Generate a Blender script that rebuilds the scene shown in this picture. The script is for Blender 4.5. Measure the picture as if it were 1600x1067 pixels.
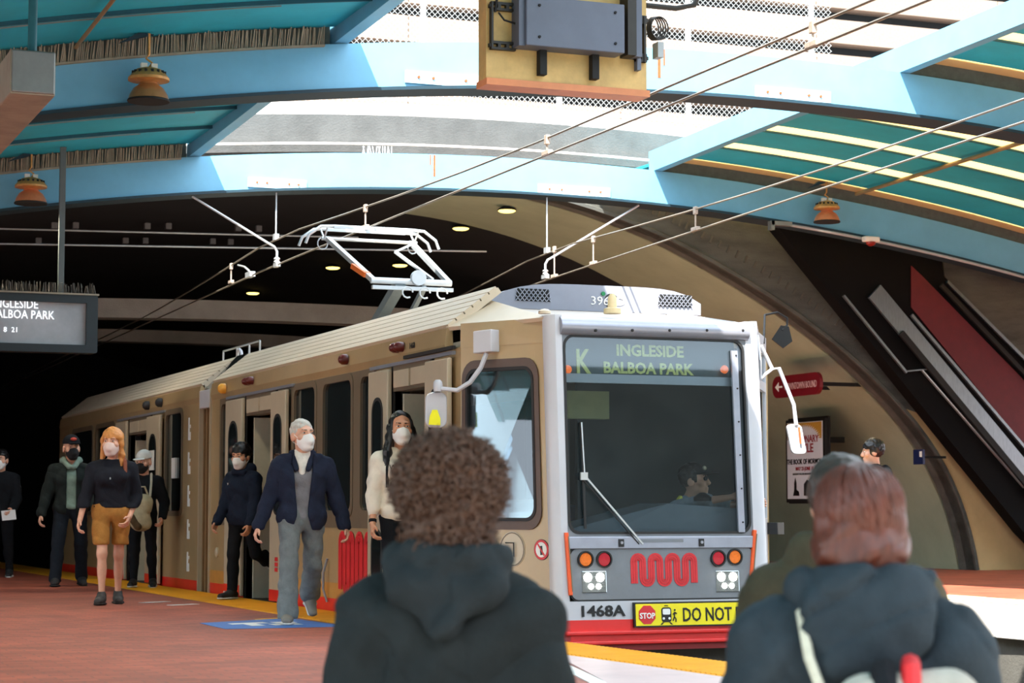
import bpy, bmesh, math, random
import numpy as np
from mathutils import Vector, Matrix

random.seed(7); np.random.seed(7)
for o in list(bpy.data.objects): bpy.data.objects.remove(o)
SC = bpy.context.scene
COL = SC.collection
R = math.radians

# ------------------------------------------------------------------ camera
FPX, IW, IH = 3300.0, 1600, 1067
CAMZ, HORY, VPX = 0.95, 800.0, -520.0
PITCH = math.atan((HORY - IH/2)/FPX)
YAW = math.atan((IW/2 - VPX)*math.cos(PITCH)/FPX)
cam = bpy.data.cameras.new('camera'); camo = bpy.data.objects.new('camera', cam); COL.objects.link(camo)
cam.sensor_width = 36.0; cam.lens = FPX*36.0/IW
camo.location = (0, 0, CAMZ); camo.rotation_euler = (math.pi/2 + PITCH, 0, -YAW)
cam.clip_start = .1; cam.clip_end = 500
cam.dof.use_dof = True; cam.dof.focus_distance = 18.0; cam.dof.aperture_fstop = 4.5
SC.camera = camo

# ------------------------------------------------------------------ world, sun, exposure
wd = bpy.data.worlds.new('world'); SC.world = wd; wd.use_nodes = True
bg = wd.node_tree.nodes['Background']; bg.inputs[0].default_value = (.80, .90, 1.0, 1); bg.inputs[1].default_value = 2.0
sun = bpy.data.lights.new('sun', 'SUN'); suno = bpy.data.objects.new('sun', sun); COL.objects.link(suno)
sun.energy = 9.0; sun.color = (1, .95, .87); sun.angle = R(.5)
suno.rotation_euler = Vector((.45, .60, -1)).to_track_quat('-Z', 'Y').to_euler()
suno.location = (0, 0, 30)
SC.view_settings.view_transform = 'Standard'; SC.view_settings.look = 'None'
SC.view_settings.exposure = 1.15; SC.view_settings.gamma = 1; SC.view_settings.use_curve_mapping = False

# ------------------------------------------------------------------ measuring helper: point of a real plane under a photo pixel
_f = np.array([math.sin(YAW)*math.cos(PITCH), math.cos(YAW)*math.cos(PITCH), math.sin(PITCH)])
_r = np.array([math.cos(YAW), -math.sin(YAW), 0]); _u = np.cross(_r, _f); _c = np.array([0, 0, CAMZ])
def ray(x, y): return _f + _r*((x-IW/2)/FPX) - _u*((y-IH/2)/FPX)
def on_x(x, y, X): d = ray(x, y); return Vector(_c + d*X/d[0])
def on_y(x, y, Y): d = ray(x, y); return Vector(_c + d*Y/d[1])
def on_z(x, y, z=0): d = ray(x, y); return Vector(_c + d*(z-CAMZ)/d[2])
def at_depth(x, y, d): return Vector(_c + ray(x, y)*d)

# ------------------------------------------------------------------ materials
def lin(c):
    return tuple(((v/255)/12.92 if v/255 <= .04045 else ((v/255+.055)/1.055)**2.4) for v in c) + (1,)
MATS = {}
def mat(name, col, rough=.6, metal=0, var=.10, scale=6, bump=0, bscale=40, emit=0, spec=.5, streak=None, coat=0):
    if name in MATS: return MATS[name]
    m = bpy.data.materials.new(name); m.use_nodes = True; nt = m.node_tree; N = nt.nodes; L = nt.links
    b = N['Principled BSDF']; c = lin(col)
    b.inputs['Roughness'].default_value = rough; b.inputs['Metallic'].default_value = metal
    b.inputs['Specular IOR Level'].default_value = spec
    if coat: b.inputs['Coat Weight'].default_value = coat; b.inputs['Coat Roughness'].default_value = .15
    b.inputs['Base Color'].default_value = c
    if var or bump:
        tc = N.new('ShaderNodeTexCoord')
    if var:
        nz = N.new('ShaderNodeTexNoise'); nz.inputs['Scale'].default_value = scale; nz.inputs['Detail'].default_value = 6
        nz.inputs['Roughness'].default_value = .65
        src = tc.outputs['Object']
        if streak:
            mp = N.new('ShaderNodeMapping'); mp.inputs['Scale'].default_value = streak; L.new(src, mp.inputs[0]); src = mp.outputs[0]
        L.new(src, nz.inputs['Vector'])
        rp = N.new('ShaderNodeMapRange'); rp.inputs[1].default_value = .3; rp.inputs[2].default_value = .7
        rp.inputs[3].default_value = 1-var; rp.inputs[4].default_value = 1+var
        L.new(nz.outputs[0], rp.inputs[0])
        mx = N.new('ShaderNodeMix'); mx.data_type = 'RGBA'; mx.blend_type = 'MULTIPLY'; mx.inputs[0].default_value = 1
        mx.inputs[6].default_value = c; L.new(rp.outputs[0], mx.inputs[7]); L.new(mx.outputs[2], b.inputs['Base Color'])
    if bump:
        n2 = N.new('ShaderNodeTexNoise'); n2.inputs['Scale'].default_value = bscale; n2.inputs['Detail'].default_value = 4
        L.new(tc.outputs['Object'], n2.inputs['Vector'])
        bp = N.new('ShaderNodeBump'); bp.inputs['Strength'].default_value = bump; bp.inputs['Distance'].default_value = .02
        L.new(n2.outputs[0], bp.inputs['Height']); L.new(bp.outputs[0], b.inputs['Normal'])
    if emit:
        b.inputs['Emission Color'].default_value = c; b.inputs['Emission Strength'].default_value = emit
    MATS[name] = m; return m
def mat_glass(name, tint, gloss=.12, trans=1.0, rough=.02):
    m = bpy.data.materials.new(name); m.use_nodes = True; nt = m.node_tree; N = nt.nodes; L = nt.links
    N.remove(N['Principled BSDF']); out = N['Material Output']
    tr = N.new('ShaderNodeBsdfTransparent'); tr.inputs[0].default_value = tint
    gl = N.new('ShaderNodeBsdfGlossy'); gl.inputs['Roughness'].default_value = rough; gl.inputs[0].default_value = (.9, .95, 1, 1)
    fr = N.new('ShaderNodeFresnel'); fr.inputs[0].default_value = 1.5
    ad = N.new('ShaderNodeMath'); ad.operation = 'ADD'; ad.inputs[1].default_value = gloss; L.new(fr.outputs[0], ad.inputs[0])
    mx = N.new('ShaderNodeMixShader'); L.new(ad.outputs[0], mx.inputs[0]); L.new(tr.outputs[0], mx.inputs[1]); L.new(gl.outputs[0], mx.inputs[2])
    L.new(mx.outputs[0], out.inputs[0]); MATS[name] = m; return m
def mat_translucent(name, col):
    m = bpy.data.materials.new(name); m.use_nodes = True; nt = m.node_tree; N = nt.nodes; L = nt.links
    N.remove(N['Principled BSDF']); out = N['Material Output']
    t = N.new('ShaderNodeBsdfTranslucent'); t.inputs[0].default_value = lin(col)
    d = N.new('ShaderNodeBsdfDiffuse'); d.inputs[0].default_value = lin(col)
    mx = N.new('ShaderNodeMixShader'); mx.inputs[0].default_value = .4; L.new(t.outputs[0], mx.inputs[1]); L.new(d.outputs[0], mx.inputs[2])
    L.new(mx.outputs[0], out.inputs[0]); MATS[name] = m; return m

# ------------------------------------------------------------------ object helpers
WM = {}
def tag(o, label=None, cat=None, group=None, kind=None):
    if label: o['label'] = label
    if cat: o['category'] = cat
    if group: o['group'] = group
    if kind: o['kind'] = kind
    return o
def link(o, parent=None, local=False):
    COL.objects.link(o)
    if parent is not None:
        o.parent = parent
        if not local: o.matrix_parent_inverse = WM.get(parent.name, Matrix.Identity(4)).inverted()
    if parent is None or local:
        loc = Matrix.LocRotScale(o.location, o.rotation_euler, o.scale)
        WM[o.name] = (WM.get(parent.name, Matrix.Identity(4)) @ loc) if parent is not None else loc
    else:
        WM[o.name] = Matrix.LocRotScale(o.location, o.rotation_euler, o.scale)
    return o
def thing(name, label, cat, loc=(0, 0, 0), rz=0, group=None):
    o = bpy.data.objects.new(name, None); o.location = loc; o.rotation_euler = (0, 0, rz); o.empty_display_size = .2
    link(o); return tag(o, label, cat, group)

class MB:
    def __init__(s): s.v = []; s.f = []
    def add(s, vs, fs):
        n = len(s.v); s.v += [tuple(v) for v in vs]; s.f += [tuple(i+n for i in f) for f in fs]; return s
    def box(s, x0, x1, y0, y1, z0, z1):
        return s.add([(x0,y0,z0),(x1,y0,z0),(x1,y1,z0),(x0,y1,z0),(x0,y0,z1),(x1,y0,z1),(x1,y1,z1),(x0,y1,z1)],
            [(0,3,2,1),(4,5,6,7),(0,1,5,4),(1,2,6,5),(2,3,7,6),(3,0,4,7)])
    def obox(s, c, ax, ay, az):
        c = Vector(c); ax = Vector(ax); ay = Vector(ay); az = Vector(az)
        vs = [c+ax*i+ay*j+az*k for k in (-1,1) for j, i in ((-1,-1),(-1,1),(1,1),(1,-1))]
        return s.add(vs, [(0,3,2,1),(4,5,6,7),(0,1,5,4),(1,2,6,5),(2,3,7,6),(3,0,4,7)])
    def bar(s, a, b, w, h, up=(0,0,1)):
        a = Vector(a); b = Vector(b); d = (b-a); l = d.length/2; d = d.normalized(); u = Vector(up)
        sx = d.cross(u)
        if sx.length < 1e-4: sx = d.cross(Vector((1,0,0)))
        sx.normalize(); u = sx.cross(d).normalized()
        return s.obox((a+b)/2, sx*w/2, d*l, u*h/2)
    def tube(s, pts, r, n=8, cap=True):
        pts = [Vector(p) for p in pts]; rs = r if isinstance(r, (list, tuple)) else [r]*len(pts)
        base = len(s.v); prev = None
        for i, p in enumerate(pts):
            t = (pts[min(i+1, len(pts)-1)] - pts[max(i-1, 0)]).normalized()
            if prev is None:
                a = t.cross(Vector((0,0,1)))
                if a.length < .05: a = t.cross(Vector((1,0,0)))
            else:
                a = prev - t*prev.dot(t)
                if a.length < 1e-5: a = t.cross(Vector((0,0,1)))
            a.normalize(); prev = a; b = t.cross(a)
            for k in range(n):
                q = 2*math.pi*k/n; s.v.append(tuple(p + (a*math.cos(q) + b*math.sin(q))*rs[i]))
        for i in range(len(pts)-1):
            for k in range(n):
                k2 = (k+1) % n; s.f.append((base+i*n+k, base+i*n+k2, base+(i+1)*n+k2, base+(i+1)*n+k))
        if cap:
            s.f.append(tuple(base+k for k in range(n))[::-1]); e = base+(len(pts)-1)*n; s.f.append(tuple(e+k for k in range(n)))
        return s
    def lathe(s, c, prof, n=20, axis='z'):
        c = Vector(c); base = len(s.v)
        for r, h in prof:
            for k in range(n):
                q = 2*math.pi*k/n
                if axis == 'z': p = (r*math.cos(q), r*math.sin(q), h)
                elif axis == 'y': p = (r*math.cos(q), h, r*math.sin(q))
                else: p = (h, r*math.cos(q), r*math.sin(q))
                s.v.append(tuple(c+Vector(p)))
        for i in range(len(prof)-1):
            for k in range(n):
                k2 = (k+1) % n; s.f.append((base+i*n+k, base+i*n+k2, base+(i+1)*n+k2, base+(i+1)*n+k))
        if prof[0][0] > 1e-4: s.f.append(tuple(base+k for k in range(n))[::-1])
        if prof[-1][0] > 1e-4: e = base+(len(prof)-1)*n; s.f.append(tuple(e+k for k in range(n)))
        return s
    def prism(s, poly, d):       # poly: list of 3D points in a plane, d: extrusion vector
        n = len(poly); d = Vector(d); P = [Vector(p) for p in poly]
        return s.add(P + [p+d for p in P], [tuple(range(n))[::-1], tuple(range(n, 2*n))] + [(i, (i+1) % n, n+(i+1) % n, n+i) for i in range(n)])
    def ring(s, outer, inner, d):  # frame between two loops with the same count
        n = len(outer); d = Vector(d); b = len(s.v)
        O = [Vector(p) for p in outer]; I = [Vector(p) for p in inner]
        s.v += [tuple(p) for p in O+I+[p+d for p in O]+[p+d for p in I]]
        for i in range(n):
            j = (i+1) % n
            s.f += [(b+i, b+j, b+n+j, b+n+i), (b+2*n+i, b+3*n+i, b+3*n+j, b+2*n+j), (b+i, b+2*n+i, b+2*n+j, b+j), (b+n+i, b+n+j, b+3*n+j, b+3*n+i)]
        return s
    def sweep(s, path, prof, closed=True):   # path: list of (origin, ux, uy) ; prof: list of (a,b)
        base = len(s.v); n = len(prof)
        for o, ux, uy in path:
            for a, b in prof: s.v.append(tuple(Vector(o)+Vector(ux)*a+Vector(uy)*b))
        for i in range(len(path)-1):
            for k in range(n if closed else n-1):
                k2 = (k+1) % n; s.f.append((base+i*n+k, base+i*n+k2, base+(i+1)*n+k2, base+(i+1)*n+k))
        if closed:
            s.f.append(tuple(base+k for k in range(n))[::-1]); e = base+(len(path)-1)*n; s.f.append(tuple(e+k for k in range(n)))
        return s
    def mesh(s, name, m, smooth=False):
        me = bpy.data.meshes.new(name); me.from_pydata(s.v, [], s.f)
        bm = bmesh.new(); bm.from_mesh(me); bmesh.ops.recalc_face_normals(bm, faces=bm.faces)
        if smooth:
            for f in bm.faces: f.smooth = True
            for e in bm.edges:
                if len(e.link_faces) == 2 and e.calc_face_angle(0) > .7: e.smooth = False
        bm.to_mesh(me); bm.free()
        if m: me.materials.append(m)
        return me
    def build(s, name, m, parent=None, smooth=False, local=False, bevel=0):
        me = s.mesh(name, m, smooth); o = bpy.data.objects.new(name, me); link(o, parent, local)
        if bevel:
            md = o.modifiers.new('bevel', 'BEVEL'); md.width = bevel; md.segments = 2; md.limit_method = 'ANGLE'; md.angle_limit = R(40)
        return o
def rrect(w, h, r, n=4):      # rounded rectangle loop, centred
    out = []
    for cx, cy, a0 in ((w/2-r, h/2-r, 0), (-w/2+r, h/2-r, 90), (-w/2+r, -h/2+r, 180), (w/2-r, -h/2+r, 270)):
        for i in range(n+1):
            a = R(a0+90*i/n); out.append((cx+r*math.cos(a), cy+r*math.sin(a)))
    return out
def text(s, size, m, name, parent, origin, ux, uz, align='LEFT', depth=.004, sx=1.0, bold=0.0, local=False):
    cu = bpy.data.curves.new('txt', 'FONT'); cu.body = s; cu.size = size; cu.align_x = align; cu.extrude = depth; cu.resolution_u = 2; cu.offset = bold
    to = bpy.data.objects.new('txt', cu); COL.objects.link(to); dg = bpy.context.evaluated_depsgraph_get(); dg.update()
    me = bpy.data.meshes.new_from_object(to.evaluated_get(dg)); bpy.data.objects.remove(to)
    ux = Vector(ux).normalized(); uz = Vector(uz).normalized(); un = ux.cross(uz)
    O = Vector(origin)
    for v in me.vertices: v.co = O + ux*v.co.x*sx + uz*v.co.y + un*v.co.z
    me.name = name; me.materials.clear(); me.materials.append(m)
    o = bpy.data.objects.new(name, me); link(o, parent, local); return o
def struct(o): o['kind'] = 'structure'; return o
# ================================================================== STRUCTURE
def mat_brick(name, c1, c2, cm, bw, bh, rough=.55):
    m = bpy.data.materials.new(name); m.use_nodes = True; nt = m.node_tree; N = nt.nodes; L = nt.links; b = N['Principled BSDF']
    tc = N.new('ShaderNodeTexCoord'); br = N.new('ShaderNodeTexBrick')
    br.inputs['Color1'].default_value = lin(c1); br.inputs['Color2'].default_value = lin(c2); br.inputs['Mortar'].default_value = lin(cm)
    br.inputs['Scale'].default_value = 1; br.inputs['Brick Width'].default_value = bw; br.inputs['Row Height'].default_value = bh; br.inputs['Mortar Size'].default_value = .006
    L.new(tc.outputs['Object'], br.inputs['Vector'])
    nz = N.new('ShaderNodeTexNoise'); nz.inputs['Scale'].default_value = 1.3; nz.inputs['Detail'].default_value = 7; L.new(tc.outputs['Object'], nz.inputs['Vector'])
    mr = N.new('ShaderNodeMapRange'); mr.inputs[1].default_value = .3; mr.inputs[2].default_value = .7; mr.inputs[3].default_value = .75; mr.inputs[4].default_value = 1.2; L.new(nz.outputs[0], mr.inputs[0])
    mx = N.new('ShaderNodeMix'); mx.data_type = 'RGBA'; mx.blend_type = 'MULTIPLY'; mx.inputs[0].default_value = 1
    L.new(br.outputs[0], mx.inputs[6]); L.new(mr.outputs[0], mx.inputs[7]); L.new(mx.outputs[2], b.inputs['Base Color'])
    bp = N.new('ShaderNodeBump'); bp.inputs['Strength'].default_value = .4; bp.inputs['Distance'].default_value = .01; bp.invert = True
    L.new(br.outputs[1], bp.inputs['Height']); L.new(bp.outputs[0], b.inputs['Normal']); b.inputs['Roughness'].default_value = rough
    MATS[name] = m; return m
m_brick = mat_brick('red_brick_paving', (178, 90, 66), (152, 74, 54), (130, 78, 64), .21, .105)
m_pale = mat('sunlit_pink_paving', (214, 190, 188), .45, var=.12, scale=2)
m_conc = mat('concrete', (150, 146, 138), .85, var=.18, scale=1.5, bump=.3)
m_conc_d = mat('dark_concrete', (92, 90, 84), .9, var=.25, scale=1.2, bump=.3)
m_beige = mat('beige_concrete', (164, 176, 152), .8, var=.13, scale=.9, bump=.15, bscale=12)
m_streak = mat('weathered_board_concrete', (88, 90, 86), .9, var=.38, scale=2.2, bump=.3, streak=(.35, 1, 1.6))
m_bounce = mat('bounce_lit_concrete', (206, 180, 132), .8, var=.14, scale=1.1, bump=.2, bscale=12)
m_black = mat('black_paint', (16, 18, 19), .75, var=.2)
m_ceil = mat('dark_vault', (24, 27, 32), .9, var=.3, scale=1)
m_white_c = mat('white_concrete', (235, 228, 218), .9, var=.06, scale=3, bump=.2)
m_grav = mat('pebbled_pale_concrete', (140, 122, 110), .95, var=.14, scale=22, bump=.6, bscale=60)
m_ballast = mat('track_ballast', (52, 48, 44), .95, var=.4, scale=18, bump=.6)
m_yel = mat('yellow_tactile', (238, 172, 30), .6, var=.10, scale=4)
m_steel = mat('grey_steel', (150, 152, 150), .4, .7, var=.1)
m_rail = mat('worn_rail_steel', (120, 112, 104), .35, .9)

EDGE = [(8.6, 6.40), (12, 6.27), (14.4, 6.12), (16.2, 5.955), (20, 5.94), (70, 5.90)]
def edge_x(y):
    for (y0, x0), (y1, x1) in zip(EDGE, EDGE[1:]):
        if y <= y1: return x0+(x1-x0)*(y-y0)/(y1-y0)
    return EDGE[-1][1]
# platform slab (brick top) with a concrete riser below the tactile edge
ys = [8.6, 10, 12, 14.4, 16.2, 18, 20, 30, 45, 70]
mb = MB(); mb.prism([(-9, 8.6, -.16), (-9, 70, -.16)] + [(edge_x(y)-.63, y, -.16) for y in ys[::-1]], (0, 0, .16))
struct(mb.build('floor', m_brick))
mb = MB(); mb.prism([(-9, 8.6, -.9), (-9, 70, -.9)] + [(edge_x(y)-.03, y, -.9) for y in ys[::-1]], (0, 0, .74)); struct(mb.build('trim_1', m_conc))
# lower forecourt, steps
struct(MB().box(-40, 6.7, -30, 7.4, -.9, -.65).build('floor_forecourt', m_conc))
struct(MB().box(-40, -9, 7.4, 70, -.9, -.65).build('floor_side', m_conc))
st = thing('platform_steps', 'low concrete steps leading up to the brick platform', 'steps', (0, 8, -.65))
for i in range(3):
    MB().box(-9, 6.3, 7.4+.4*i, 8.6, -.65+.1625*i, -.65+.1625*(i+1)).build('step', m_conc, st)
# sunlit patch put into a pale colour at the platform edge, with its white border
pv = thing('sunlit_paving_patch', 'paving in the pale pink of a painted sunlit patch beside the yellow strip at the nose of the train', 'paving', (5, 11, 0))
MB().prism([(edge_x(y)-.64, y, .0) for y in (13.2, 12, 10.5, 8.7)] + [(4.1, 8.7, 0), (4.90, 10.88, 0)], (0, 0, .006)).build('sunlit_field', m_pale, pv)
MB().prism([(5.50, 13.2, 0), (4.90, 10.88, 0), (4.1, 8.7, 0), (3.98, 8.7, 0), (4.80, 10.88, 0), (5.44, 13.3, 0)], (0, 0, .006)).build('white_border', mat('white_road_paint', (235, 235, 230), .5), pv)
# tactile edge strip: single tiles with ribs
strip = thing('tactile_strip', 'yellow ribbed tactile warning strip along the edge of the brick platform', 'tactile strip', (6.1, 12, 0))
y = 8.62; k = 0
while y < 44:
    L_ = .606; y2 = y+L_
    mb = MB(); a = edge_x(y); b = edge_x(y2)
    mb.prism([(a-.62, y, -.155), (a, y, -.155), (b, y2, -.155), (b-.62, y2, -.155)], (0, 0, .159))
    if y < 30:
        for q in range(10):
            t = (q+.5)/10; xx = a+(b-a)*t; yy = y+L_*t
            mb.box(xx-.60, xx-.02, yy-.012, yy+.012, .004, .010)
    mb.build('tile', m_yel, strip); y = y2+.006
# track bed, rails, right platform
struct(MB().box(5.8, 14, 7.4, 70, -1.0, -.9).build('floor_trackbed', m_ballast))
struct(MB().box(6.7, 60, -30, 7.4, -.95, -.90).build('floor_street', m_conc))
struct(MB().box(-40, 60, -22, -21, -.95, 10).build('wall_reflection_dark', m_conc_d))  # added unseen wall that darkens the windscreen reflection
for i, (x0, x1) in enumerate(((6.68, 6.68), (8.16, 8.16), (9.75, 10.7), (11.2, 12.15))):
    mb = MB(); mb.bar((x0, 7, -.84), (x1, 60, -.84), .07, .12)
    tag(mb.build('rail', m_rail), ('steel rail under the train beside the tactile strip platform', 'steel rail under the train beside the second track', 'steel rail of the second track beside the train', 'steel rail of the second track beside the far platform')[i], 'rail')
RP = [(7.4, 12.75), (19, 13.0), (30, 13.35), (70, 13.9)]
rb = [(x, y) for y, x in RP]
mb = MB(); mb.prism([(x+.02, y, -.9) for x, y in rb] + [(40, 70, -.9), (40, 7.4, -.9)], (0, 0, .74)); struct(mb.build('trim_2', m_conc_d))
mb = MB(); mb.prism([(x, y, -.16) for x, y in rb] + [(40, 70, -.16), (40, 7.4, -.16)], (0, 0, .16)); struct(mb.build('floor_right', m_brick))
s2 = thing('coping', 'cream coping course along the far platform edge beyond the second track', 'coping', (13, 20, 0))
m_cope = mat('bleached_coping', (236, 214, 170), .7); m_stone = mat('worn_white_stone', (214, 208, 200), .8, var=.25, scale=4, bump=.3)
y = 8.0
def rpx(y):
    for (y0, x0), (y1, x1) in zip(RP, RP[1:]):
        if y <= y1: return x0+(x1-x0)*(y-y0)/(y1-y0)
while y < 32:
    x = rpx(y+.6)
    MB().box(x-.03, x+.60, y, y+1.19, 0, .008).build('coping_slab', m_cope, s2)
    MB().box(x-.05, x-.002, y, y+1.19, -.36, -.005).build('stone', m_stone, s2, bevel=.008)
    y += 1.2

# ------------------------------------------------------------------ portal and vault
RIM = [(19.93, 0), (19.84, .45), (19.60, 1.16), (19.18, 1.90), (18.55, 2.62), (17.52, 3.49), (16.20, 4.32), (14.63, 5.08), (13.47, 5.48), (12.39, 5.73), (11.2, 5.88), (9.5, 5.95)]
def smooth_poly(P, n=3):
    out = []
    for i in range(len(P)-1):
        p0 = P[max(i-1, 0)]; p1 = P[i]; p2 = P[i+1]; p3 = P[min(i+2, len(P)-1)]
        for k in range(n):
            t = k/n
            out.append(tuple(.5*((2*p1[j]) + (-p0[j]+p2[j])*t + (2*p0[j]-5*p1[j]+4*p2[j]-p3[j])*t*t + (-p0[j]+3*p1[j]-3*p2[j]+p3[j])*t**3) for j in (0, 1)))
    out.append(P[-1]); return out
RS = smooth_poly(RIM)
RL = [(9.5-(x-9.5)*1.35, z) for x, z in RS[::-1]][1:]
FULL = RS + RL
YP = 29.5
mb = MB(); mb.prism([(x, YP, z) for x, z in FULL] + [(-4.58, YP, -.9), (-14, YP, -.9), (-14, YP, 6.02), (30, YP, 6.02), (30, YP, -.9), (19.93, YP, -.9)], (0, .5, 0))
wall_portal = struct(mb.build('wall_portal', m_streak))
# warm bounce light put into a tan colour low on the portal face, and the moulded rim
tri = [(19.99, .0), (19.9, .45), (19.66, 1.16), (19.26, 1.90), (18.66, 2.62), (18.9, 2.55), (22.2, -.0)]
o = struct(MB().prism([(x, YP-.012, z) for x, z in tri], (0, .012, 0)).build('trim_3', m_bounce))
mb = MB(); pr = [(0, 0), (.05, 0), (.07, .03), (.07, .3), (0, .3)]
path = []
for i, (x, z) in enumerate(RS):
    a = RS[max(i-1, 0)]; b = RS[min(i+1, len(RS)-1)]; t = Vector((b[0]-a[0], 0, b[1]-a[1])).normalized(); nn = Vector((t.z, 0, -t.x))
    path.append(((x, YP-.05, z), nn, (0, 1, 0)))
mb.sweep(path, pr); struct(mb.build('trim_4', m_streak, smooth=True))
# row of form-tie marks that follows the arch on the portal face
for i in range(60):
    t = .30+i*.0085; q = t*(len(RS)-1); j = int(q); f = q-j
    x = RS[j][0]*(1-f)+RS[j+1][0]*f; z = RS[j][1]*(1-f)+RS[j+1][1]*f
    a = RS[j]; b = RS[j+1]; tt = Vector((b[0]-a[0], 0, b[1]-a[1])).normalized(); nn = Vector((tt.z, 0, -tt.x))
    c = Vector((x, YP-.01, z))+nn*.34
    MB().obox(c, nn*.06, Vector((0, .012, 0)), tt*.015).build('rib', m_conc_d, wall_portal)
def vault(name, pts, y0, y1, m, n=1, th=.25):
    mb = MB()
    for j in range(n):
        pass
    C_ = Vector((9.5, 0, 0)); a = []; 
    for x, z in pts: a.append((x, z))
    outer = [(9.5+(x-9.5)*1.03, z*1.04+.02) for x, z in a]
    loop = a + outer[::-1]
    mb.prism([(x, y0, z) for x, z in loop], (0, y1-y0, 0)); return struct(mb.build(name, m, smooth=True))
iw = 15  # index of the smooth rim where wall turns into ceiling
vault('wall_right', RS[:iw+1], YP+.45, 66, m_beige)
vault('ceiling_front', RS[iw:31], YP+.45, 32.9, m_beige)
vault('ceiling', RS[iw:31], 32.9, 66, m_ceil)  # same vault, only darker coloured from here inwards
vault('ceiling_left', RS[30:]+RL[:-iw], YP+.45, 66, m_ceil)  # shade on the left of the vault is put into the dark colour
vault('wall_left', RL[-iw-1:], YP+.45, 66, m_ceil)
struct(MB().box(-7, 22, 65.5, 66, -1, 7).build('wall_back', m_ceil))
# cross beams inside the hall, pipes on the ceiling, square fittings, round lamps
for (y0, z0, z1, dp, x0, x1) in ((36, 4.31, 4.64, .5, -.2, 16.0), (45, 4.60, 4.86, .5, 0, 15.5)):
    mb = MB(); xs = np.linspace(x0, x1, 17); pth = [((x, y0, z0-.004*(x-10)**2), (0, 1, 0), (0, 0, 1)) for x in xs]
    mb.sweep(pth, [(0, 0), (dp, 0), (dp, z1-z0), (0, z1-z0)])
    tag(mb.build('cross_beam', m_conc), 'wide grey concrete cross beam of the dark hall, first behind the overhead wires' if y0 == 36 else 'thin grey concrete cross beam deeper in the dark hall', 'beam')
def ceil_z(x):
    P = sorted(FULL)
    for (a, za), (b, zb) in zip(P, P[1:]):
        if a <= x <= b and b > a: return za+(zb-za)*(x-a)/(b-a)
    return 5.9
m_pipe = mat('pale_pipe', (176, 182, 186), .45, .3)
for pyy, (xa, ya), (xb, yb), lab in ((32.0, (-60, 356), (560, 371), 'upper pale pipe running across the dark ceiling'), (31.2, (-60, 380), (760, 393), 'lower pale pipe running across the dark ceiling')):
    tag(MB().tube([on_y(xa, ya, pyy), on_y(xb, yb, pyy)], .014, 6).build('ceiling_pipe', m_pipe, smooth=True), lab, 'pipe')
def on_ceiling(px, py):
    d = ray(px, py); t = 30.2/d[1]
    while t < 62/d[1]:
        p = _c+d*t
        if p[2] >= ceil_z(p[0])-.02: break
        t += .05
    return Vector(p)
m_sq = mat('dull_grey_plate', (118, 122, 126), .6)
for px, py in ((85, 348), (118, 348), (230, 349), (263, 349), (372, 352), (404, 353), (60, 372), (196, 372), (227, 372), (332, 373), (360, 374)):
    p = on_ceiling(px, py)
    t = thing('ceiling_fixture', 'small square grey fixture under the dark ceiling', 'light', p, 0, 'square fixtures of the dark ceiling')
    MB().box(p.x-.05, p.x+.05, p.y-.05, p.y+.05, p.z-.10, p.z).build('plate', m_sq, t)
    MB().box(p.x-.03, p.x+.03, p.y-.03, p.y+.03, p.z, p.z+.06).build('stem', m_black, t)
m_lamp = mat('warm_lamp_glass', (255, 226, 120), .4, emit=1.6, var=0)
for px, py in ((520, 415), (625, 411), (395, 455), (720, 353), (792, 325)):
    p = on_ceiling(px, py)-Vector((0, 0, .05))
    t = thing('round_ceiling_lamp', 'round warm ceiling lamp glowing in the dark hall', 'lamp', p, 0, 'round lamps of the dark hall')
    MB().lathe(p, [(.04, .02), (.13, .015), (.14, 0), (.10, -.02)], 16).build('lens', m_lamp, t, smooth=True)
    MB().lathe(p, [(.145, .012), (.15, .03), (.06, .08)], 16).build('housing', m_black, t, smooth=True)

# ------------------------------------------------------------------ above the portal: fascia, white wall, fence, banded wall
def zf(x, a): return a-.0085*(x-12.2)**2
def band(name, y0, y1, a, b, m, x0=4, x1=20, lean=0.0):
    mb = MB(); xs = np.linspace(x0, x1, 25)
    pth = [((x, y0, zf(x, a)), (0, 1, 0), (0, 0, 1)) for x in xs]
    mb.sweep(pth, [(0+lean, 0), (y1-y0, 0), (y1-y0, b-a), (0, b-a)]); return mb.build(name, m)
m_fasc = mat('grey_fascia_concrete', (92, 93, 92), .9, var=.2, scale=2, bump=.3)
m_backd = mat('shaded_recess', (38, 38, 38), .95)  # shade of the wall's recessed bands is put into this colour
struct(band('wall_fascia', 29.30, 29.8, 6.30, 6.84, m_fasc, lean=.10))
struct(band('wall_fascia_low', 29.48, 30.0, 5.9, 6.31, m_conc_d))
struct(band('wall_coping', 29.95, 30.6, 6.70, 7.14, m_white_c))
o = band('edge_pipe', 29.26, 29.30, 6.39, 6.42, m_white_c); tag(o, 'thin white pipe clipped along the grey curved fascia', 'pipe')
struct(MB().box(-10, 40, 30.6, 38, 6.4, 6.9).build('floor_plaza', m_conc))
fw = thing('banded_wall', 'sunlit pebbled concrete wall with recessed dark bands behind the chain link fence', 'wall', (16, 38, 6.9))
for z in (6.9, 7.75, 8.5, 9.25, 10.0, 10.75, 11.5, 12.25):
    for i in range(7):
        x = 4+i*4.5; MB().box(x+.01, x+4.49, 38.0, 38.5, z, z+.50).build('panel', m_grav, fw)
MB().box(4, 36, 38.40, 38.6, 6.9, 13).build('backing', m_backd, fw)
fence = thing('chain_link_fence', 'chain link fence with white posts above the portal', 'fence', (14, 34, 6.9))
m_galv = mat('galvanised_wire', (205, 206, 204), .4, .5, var=0); m_post = mat('white_post', (226, 228, 228), .5)
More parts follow.
